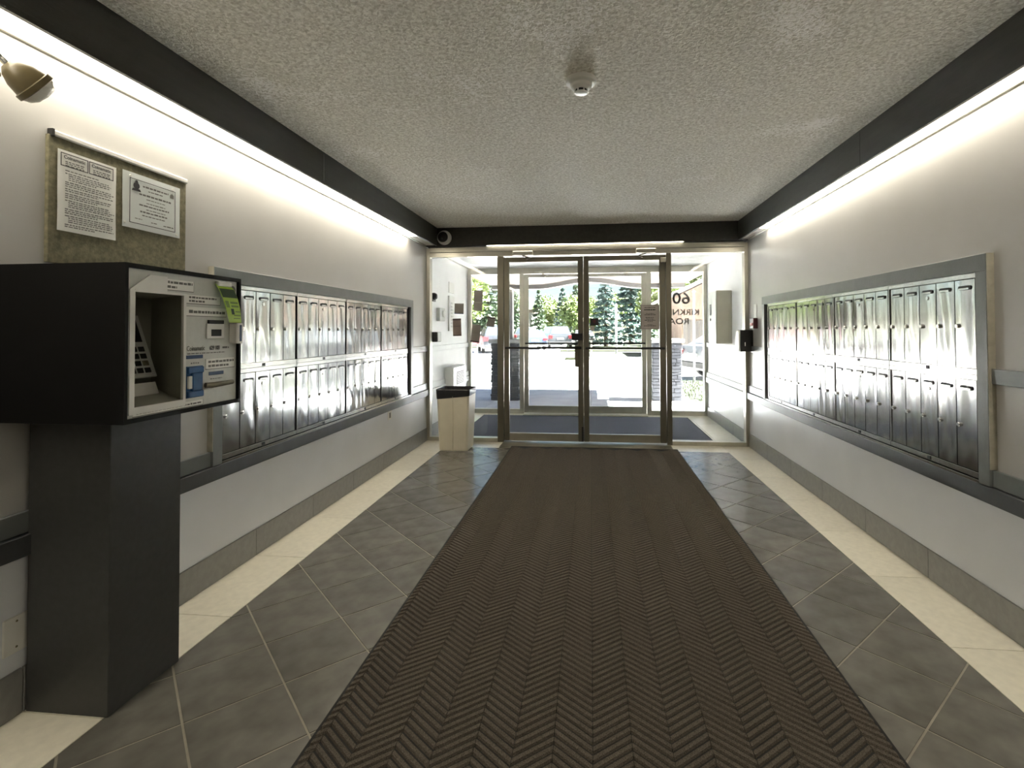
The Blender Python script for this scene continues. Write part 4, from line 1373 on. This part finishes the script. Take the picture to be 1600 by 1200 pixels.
# ------------------------------------------------------------------ cars
def car(label, loc, rz, paint, suv=False, s=1.0):
    t = thing('parked_car', loc, label, 'car', rz=rz)
    L_, W_, H_ = (4.7, 1.88, 1.75) if suv else (4.5, 1.80, 1.45)
    hw_ = W_ / 2
    # side profile along +x (front at +x)
    if suv:
        low = [(-2.33, 0.30), (-2.35, 0.75), (-2.28, 1.02), (-1.0, 1.06), (1.05, 1.04), (2.20, 0.88), (2.35, 0.62), (2.30, 0.30)]
        top = [(-2.25, 1.02), (-2.02, 1.66), (-1.6, 1.74), (0.25, 1.72), (1.05, 1.04)]
    else:
        low = [(-2.20, 0.28), (-2.25, 0.65), (-2.16, 0.94), (-1.4, 0.98), (0.85, 0.94), (2.10, 0.76), (2.25, 0.55), (2.18, 0.28)]
        top = [(-1.95, 0.95), (-1.25, 1.38), (-0.8, 1.44), (0.05, 1.43), (0.85, 0.94)]
    mb = MB()
    rings = []
    n = len(low)
    for y, k_ in ((-hw_, 0.97), (-hw_ + 0.06, 1.0), (hw_ - 0.06, 1.0), (hw_, 0.97)):
        rings.append([(x * k_, y, z if z > 0.4 else z + (0 if abs(y) < hw_ else 0.05)) for x, z in low])
    loft(mb, [r[::-1] for r in rings])
    mb.build('body', paint, t, True)
    mb = MB()
    m_ = len(top)
    rings = []
    for y, k_ in ((-1, 0), (1, 0)):
        rings.append([(x, y * (hw_ - 0.05 - 0.22 * max(0, (z - 0.95)) / 0.6), z) for x, z in top])
    loft(mb, [r[::-1] for r in rings])
    cabn = mb.build('cabin', paint, t, True)
    zt = top[2][1]
    for sgn in (-1, 1):
        yy = lambda z: sgn * (hw_ - 0.05 - 0.22 * max(0, (z - 0.95)) / 0.6 + 0.006)
        x0, x1 = top[0][0] + 0.28, top[-1][0] - 0.22
        xa, xb = top[1][0] + 0.22, top[3][0] - 0.02
        zb, zz = top[0][1] + 0.06, zt - 0.10
        xm = (x0 + x1) / 2
        for (p, q, r, u) in ((x0, xm - 0.04, xa, xm - 0.04), (xm + 0.04, x1, xm + 0.04, xb)):
            w_ = MB().quad((p, yy(zb), zb), (q, yy(zb), zb), (u, yy(zz), zz), (r, yy(zz), zz))
            if sgn > 0: w_.f = [fc[::-1] for fc in w_.f]
            w_.build('side_window', 'winglass', cabn)
    def slope(a, b, s0, s1, ins, nm):
        pa = (a[0] + (b[0] - a[0]) * s0, a[1] + (b[1] - a[1]) * s0)
        pb_ = (a[0] + (b[0] - a[0]) * s1, a[1] + (b[1] - a[1]) * s1)
        dx, dz = b[0] - a[0], b[1] - a[1]
        ln = math.hypot(dx, dz)
        nx_, nz_ = -dz / ln * 0.008, dx / ln * 0.008
        ha = hw_ - 0.05 - 0.22 * max(0, pa[1] - 0.95) / 0.6 - ins
        hb_ = hw_ - 0.05 - 0.22 * max(0, pb_[1] - 0.95) / 0.6 - ins
        MB().quad((pa[0] + nx_, -ha, pa[1] + nz_), (pb_[0] + nx_, -hb_, pb_[1] + nz_), (pb_[0] + nx_, hb_, pb_[1] + nz_), (pa[0] + nx_, ha, pa[1] + nz_)).build(nm, 'winglass', cabn)
    slope(top[0], top[1], 0.12, 0.92, 0.10, 'rear_window')
    slope(top[3], top[4], 0.10, 0.90, 0.08, 'windscreen')
    for xw in (-1.38, 1.38):
        for sgn in (-1, 1):
            wh = MB().lathe([(0.0, -0.11), (0.30, -0.11), (0.335, -0.08), (0.335, 0.08), (0.30, 0.11), (0.0, 0.11)], (xw, sgn * (hw_ - 0.10), 0.335), 20, (0, 1, 0)).build('wheel', 'tyre', t, True)
            MB().lathe([(0.0, 0.0), (0.21, 0.0), (0.19, 0.015), (0.0, 0.02)], (xw, sgn * (hw_ + 0.005), 0.335), 16, (0, sgn, 0)).build('rim', 'rim', wh)
    zl = 0.82 if suv else 0.74
    for sgn in (-1, 1):
        MB().box(low[1][0] + 0.02 - 0.05, low[1][0] + 0.22, sgn * (hw_ - 0.32), sgn * (hw_ + 0.005), zl - 0.06, zl + (0.20 if suv else 0.10), c=0.02).build('tail_light', 'tail', t)
    MB().box(low[1][0] - 0.05, low[1][0] + 0.06, -hw_ + 0.12, hw_ - 0.12, 0.34, 0.50, c=0.02).build('bumper', 'tyre', t)
    MB().box(low[1][0] - 0.02, low[1][0] + 0.05, -0.26, 0.26, zl - 0.12, zl, c=0.004).build('licence_plate', 'white_plastic', t)
    if s != 1.0: t.scale = (s, s, s)
    return t


P_white = car_paint('car_paint_white', (0.075, 0.078, 0.082))
P_silver = car_paint('car_paint_silver', (0.040, 0.043, 0.048))
P_navy = car_paint('car_paint_navy', (0.03, 0.045, 0.08))
P_black = car_paint('car_paint_charcoal', (0.02, 0.022, 0.027))
P_red = car_paint('car_paint_red', (0.085, 0.007, 0.012))
P_sky = car_paint('car_paint_blue', (0.045, 0.10, 0.15))
GZ = -0.10
HP = math.pi / 2
car('white hatchback parked beyond the lawn by the fence', (4.95, 15.5, GZ), 0.30, P_white)
car('silver SUV parked tail-on in the far lot', (-2.6, 43.0, GZ), HP + 0.10, P_silver, True)
car('navy saloon parked tail-on beside the silver SUV', (-4.5, 39.0, GZ), HP + 0.25, P_navy)
car('sky blue saloon behind the navy saloon', (-3.6, 50.5, GZ), HP, P_sky, True)
car('white saloon at the back of the far lot', (-6.0, 50.0, GZ), HP - 0.1, P_white, True)
car('pale saloon at the end of the far lot by the trees', (-0.75, 47.8, GZ), HP + 0.1, P_white)
car('charcoal hatchback behind the door mullion in the far lot', (-6.3, 33.5, GZ), HP + 0.3, P_black, True)
car('red saloon on the road seen through the sidelight', (-9.6, 39.0, GZ), 0.15, P_red)

# ------------------------------------------------------------------ trees
def foliage_mesh(kind, seed, n, mname):
    rg = random.Random(seed)
    mb = MB()
    for q in range(n):
        if kind == 'spruce':
            lv = rg.random() ** 0.75
            tier = math.floor(lv * 11) / 11 + rg.uniform(0, 0.05)
            z = 0.08 + 0.92 * tier
            rmax = 0.25 * (1 - z) + 0.012
            a = rg.uniform(0, 6.283)
            lob = 0.75 + 0.25 * math.sin(a * 6 + tier * 40)
            r = rmax * lob * (rg.random() ** 0.45)
            p = Vector((math.cos(a) * r, math.sin(a) * r, z - 0.30 * r))
            sz = rg.uniform(0.012, 0.028)
        else:
            a, b_ = rg.uniform(0, 6.283), math.acos(rg.uniform(-1, 1))
            lump = 0.78 + 0.14 * math.sin(3 * a + 1.3 * seed) * math.sin(2.5 * b_) + 0.10 * math.sin(7 * a + 4 * b_)
            r = lump * (rg.random() ** 0.33)
            p = Vector((math.cos(a) * math.sin(b_) * r * 0.36, math.sin(a) * math.sin(b_) * r * 0.36, 0.60 + math.cos(b_) * r * 0.42))
            sz = rg.uniform(0.014, 0.030)
        d1_ = Vector((rg.gauss(0, 1), rg.gauss(0, 1), rg.gauss(0, 0.6))).normalized()
        d2_ = d1_.cross(Vector((rg.gauss(0, 1), rg.gauss(0, 1), rg.gauss(0, 1)))).normalized()
        mb.add([p - d1_ * sz, p + d2_ * sz * 0.55, p + d1_ * sz, p - d2_ * sz * 0.55], [(0, 1, 2, 3)])
    return mb.mesh('foliage', mname)


FOL = {
    ('spruce', 'leaf_spruce'): foliage_mesh('spruce', 1, 5200, 'leaf_spruce'),
    ('spruce', 'leaf_blue'): foliage_mesh('spruce', 2, 5200, 'leaf_blue'),
    ('round', 'leaf_green'): foliage_mesh('round', 3, 6000, 'leaf_green'),
}
tm = MB().tube([(0, 0, 0), (0.004, 0, 0.3), (0, 0.003, 0.9)], [0.022, 0.015, 0.004], 8)
TRK = tm.mesh('trunk', 'bark')
def tree(label, x, y, h, kind, lm, wide=1.0, rot=0.0):
    t = thing('spruce_tree' if kind == 'spruce' else 'leafy_tree', (x, y, 0.0), label, 'tree', 'trees beyond the road', rz=rot)
    t.scale = (h * wide, h * wide, h)
    inst('foliage', FOL[(kind, lm)], t)
    inst('trunk', TRK, t)


tree('dark spruce at the edge of the outer door frame', -8.4, 58, 6.2, 'spruce', 'leaf_spruce', 0.9, 0.3)
tree('slim spruce second from the outer door frame', -5.7, 57, 6.0, 'spruce', 'leaf_spruce', 1.0, 1.3)
tree('spruce with a narrow tip behind the parked cars', -3.3, 61.5, 6.6, 'spruce', 'leaf_blue', 1.1, 2.3)
tree('tallest pointed spruce beyond the parked cars', -1.9, 68, 8.2, 'spruce', 'leaf_spruce', 0.9, 0.9)
tree('bushy pale green tree behind the silver SUV', -1.5, 54.5, 5.3, 'round', 'leaf_green', 1.15, 0.4)
tree('bushy green tree touching the centre door stile', -0.2, 60, 5.4, 'round', 'leaf_green', 1.2, 1.9)
tree('rounded green tree between the spruces over the far lot', -5.0, 70, 5.4, 'round', 'leaf_green', 1.3, 2.9)
tree('tall blue spruce just past the centre door stile', 1.2, 42, 6.0, 'spruce', 'leaf_blue', 1.35, 0.5)
tree('tall blue spruce behind the lamp pole', 3.75, 49, 7.9, 'spruce', 'leaf_blue', 1.45, 1.7)
tree('dark spruce between the lamp pole and the notice', 5.9, 56, 9.2, 'spruce', 'leaf_spruce', 1.2, 2.5)
tree('big yellow-green tree by the outer door stile', 5.5, 39, 5.8, 'round', 'leaf_green', 1.2, 0.2)
tree('leafy tree behind the stone pillar and the house', 8.6, 44, 7.5, 'round', 'leaf_green', 1.1, 1.2)
tree('broad leafy tree seen through the sidelight by the bin', -11.4, 44.5, 8.0, 'round', 'leaf_green', 1.1, 0.6)
tree('tall spruce seen through the sidelight behind the flyers', -10.2, 51, 9.2, 'spruce', 'leaf_spruce', 1.2, 0.1)
tree('pale tree at the outer edge of the bin sidelight', -16.5, 50, 8.6, 'round', 'leaf_green', 1.2, 2.2)
tree('thin spruce beside the tan house', 6.25, 22.0, 5.2, 'spruce', 'leaf_spruce', 0.9, 0.8)

tree('wide pale tree far behind the white building', -12.5, 80, 7.4, 'round', 'leaf_green', 1.0, 0.7)
tree('wide pale tree filling the gap behind the slim spruce', -7.0, 82, 7.2, 'round', 'leaf_green', 1.0, 1.1)
tree('wide pale tree far behind the silver SUV', -1.5, 84, 7.2, 'round', 'leaf_green', 1.0, 2.0)
tree('wide pale tree far behind the centre door stile', 4.0, 83, 7.6, 'round', 'leaf_green', 1.0, 2.7)
tree('wide pale tree far behind the lamp pole', 9.8, 82, 8.2, 'round', 'leaf_green', 1.0, 0.3)

# ------------------------------------------------------------------ houses and fence
hs = thing('tan_house', (7.2, 27, 0), 'tan house with a white eave beyond the fence', 'house')
HX0, HX1, HY0, HY1 = 4.25, 11.5, 25.0, 33.0
MB().prism([(HX0, -0.1), (HX1, -0.1), (HX1, 3.05), ((HX0 + HX1) / 2, 4.72), (HX0, 3.0)], HY0, HY1, 'y').build('wall', 'stucco', hs)
mx_ = (HX0 + HX1) / 2
MB().prism([(HX0 - 0.48, 2.82), (mx_, 4.76), (mx_, 4.95), (HX0 - 0.53, 2.98)], HY0 - 0.5, HY1, 'y').build('roof_slope', 'soffit_white', hs)
MB().prism([(HX1 + 0.48, 2.82), (HX1 + 0.53, 2.98), (mx_, 4.95), (mx_, 4.76)], HY0 - 0.5, HY1, 'y').build('roof_slope', 'soffit_white', hs)
wn = bx('window', 'soffit_white', hs, 6.1, 7.1, HY0 - 0.05, HY0, 1.6, 2.6)
bx('window_glass', 'winglass', wn, 6.17, 7.03, HY0 - 0.06, HY0 - 0.04, 1.67, 2.53)
bx('brick_band', 'bark', hs, HX0 + 0.01, HX1, HY0 - 0.03, HY0, 1.1, 1.75)
fn = thing('board_fence', (6, 20.5, -0.1), 'weathered grey board fence in front of the tan house', 'fence')
for q in range(34):
    x = 3.55 + q * 0.152
    bx('board', 'fence', fn, x, x + 0.14, 20.5 + U_(0, 0.02), 20.53, -0.1, 1.66 + U_(-0.03, 0.03))
for z in (0.3, 1.3):
    bx('fence_rail', 'fence', fn, 3.55, 8.7, 20.53, 20.58, z, z + 0.09)
wh = thing('white_building', (-8.0, 62, 0), 'white flat building behind the parked cars by the mullion', 'building')
bx('wall', 'housewhite', wh, -9.6, -6.8, 60, 66, 0, 3.4)
bx('roof', 'soffit', wh, -9.8, -6.6, 59.8, 66.2, 3.4, 3.75)
for q in range(2):
    f_ = bx('window', 'soffit_white', wh, -9.1 + q * 1.2, -8.3 + q * 1.2, 59.95, 60, 1.1, 2.5)
    bx('window_glass', 'winglass', f_, -9.02 + q * 1.2, -8.38 + q * 1.2, 59.92, 59.96, 1.2, 2.4)
w2 = thing('distant_bungalow', (-15, 60, 0), 'pale bungalow between the trees beyond the bin sidelight', 'house')
MB().prism([(-17.5, 0), (-12.2, 0), (-12.2, 2.3), (-14.8, 3.5), (-17.5, 2.3)], 56, 62, 'y').build('wall', 'housewhite', w2)
MB().prism([(-17.9, 2.2), (-14.8, 3.6), (-11.8, 2.2), (-11.8, 2.35), (-14.8, 3.8), (-17.9, 2.35)], 55.7, 62.3, 'y').build('roof', 'roof', w2)
f_ = bx('window', 'soffit_white', w2, -14.1, -13.2, 55.95, 56, 0.9, 1.9)
bx('window_glass', 'winglass', f_, -14.02, -13.28, 55.92, 55.96, 0.98, 1.82)
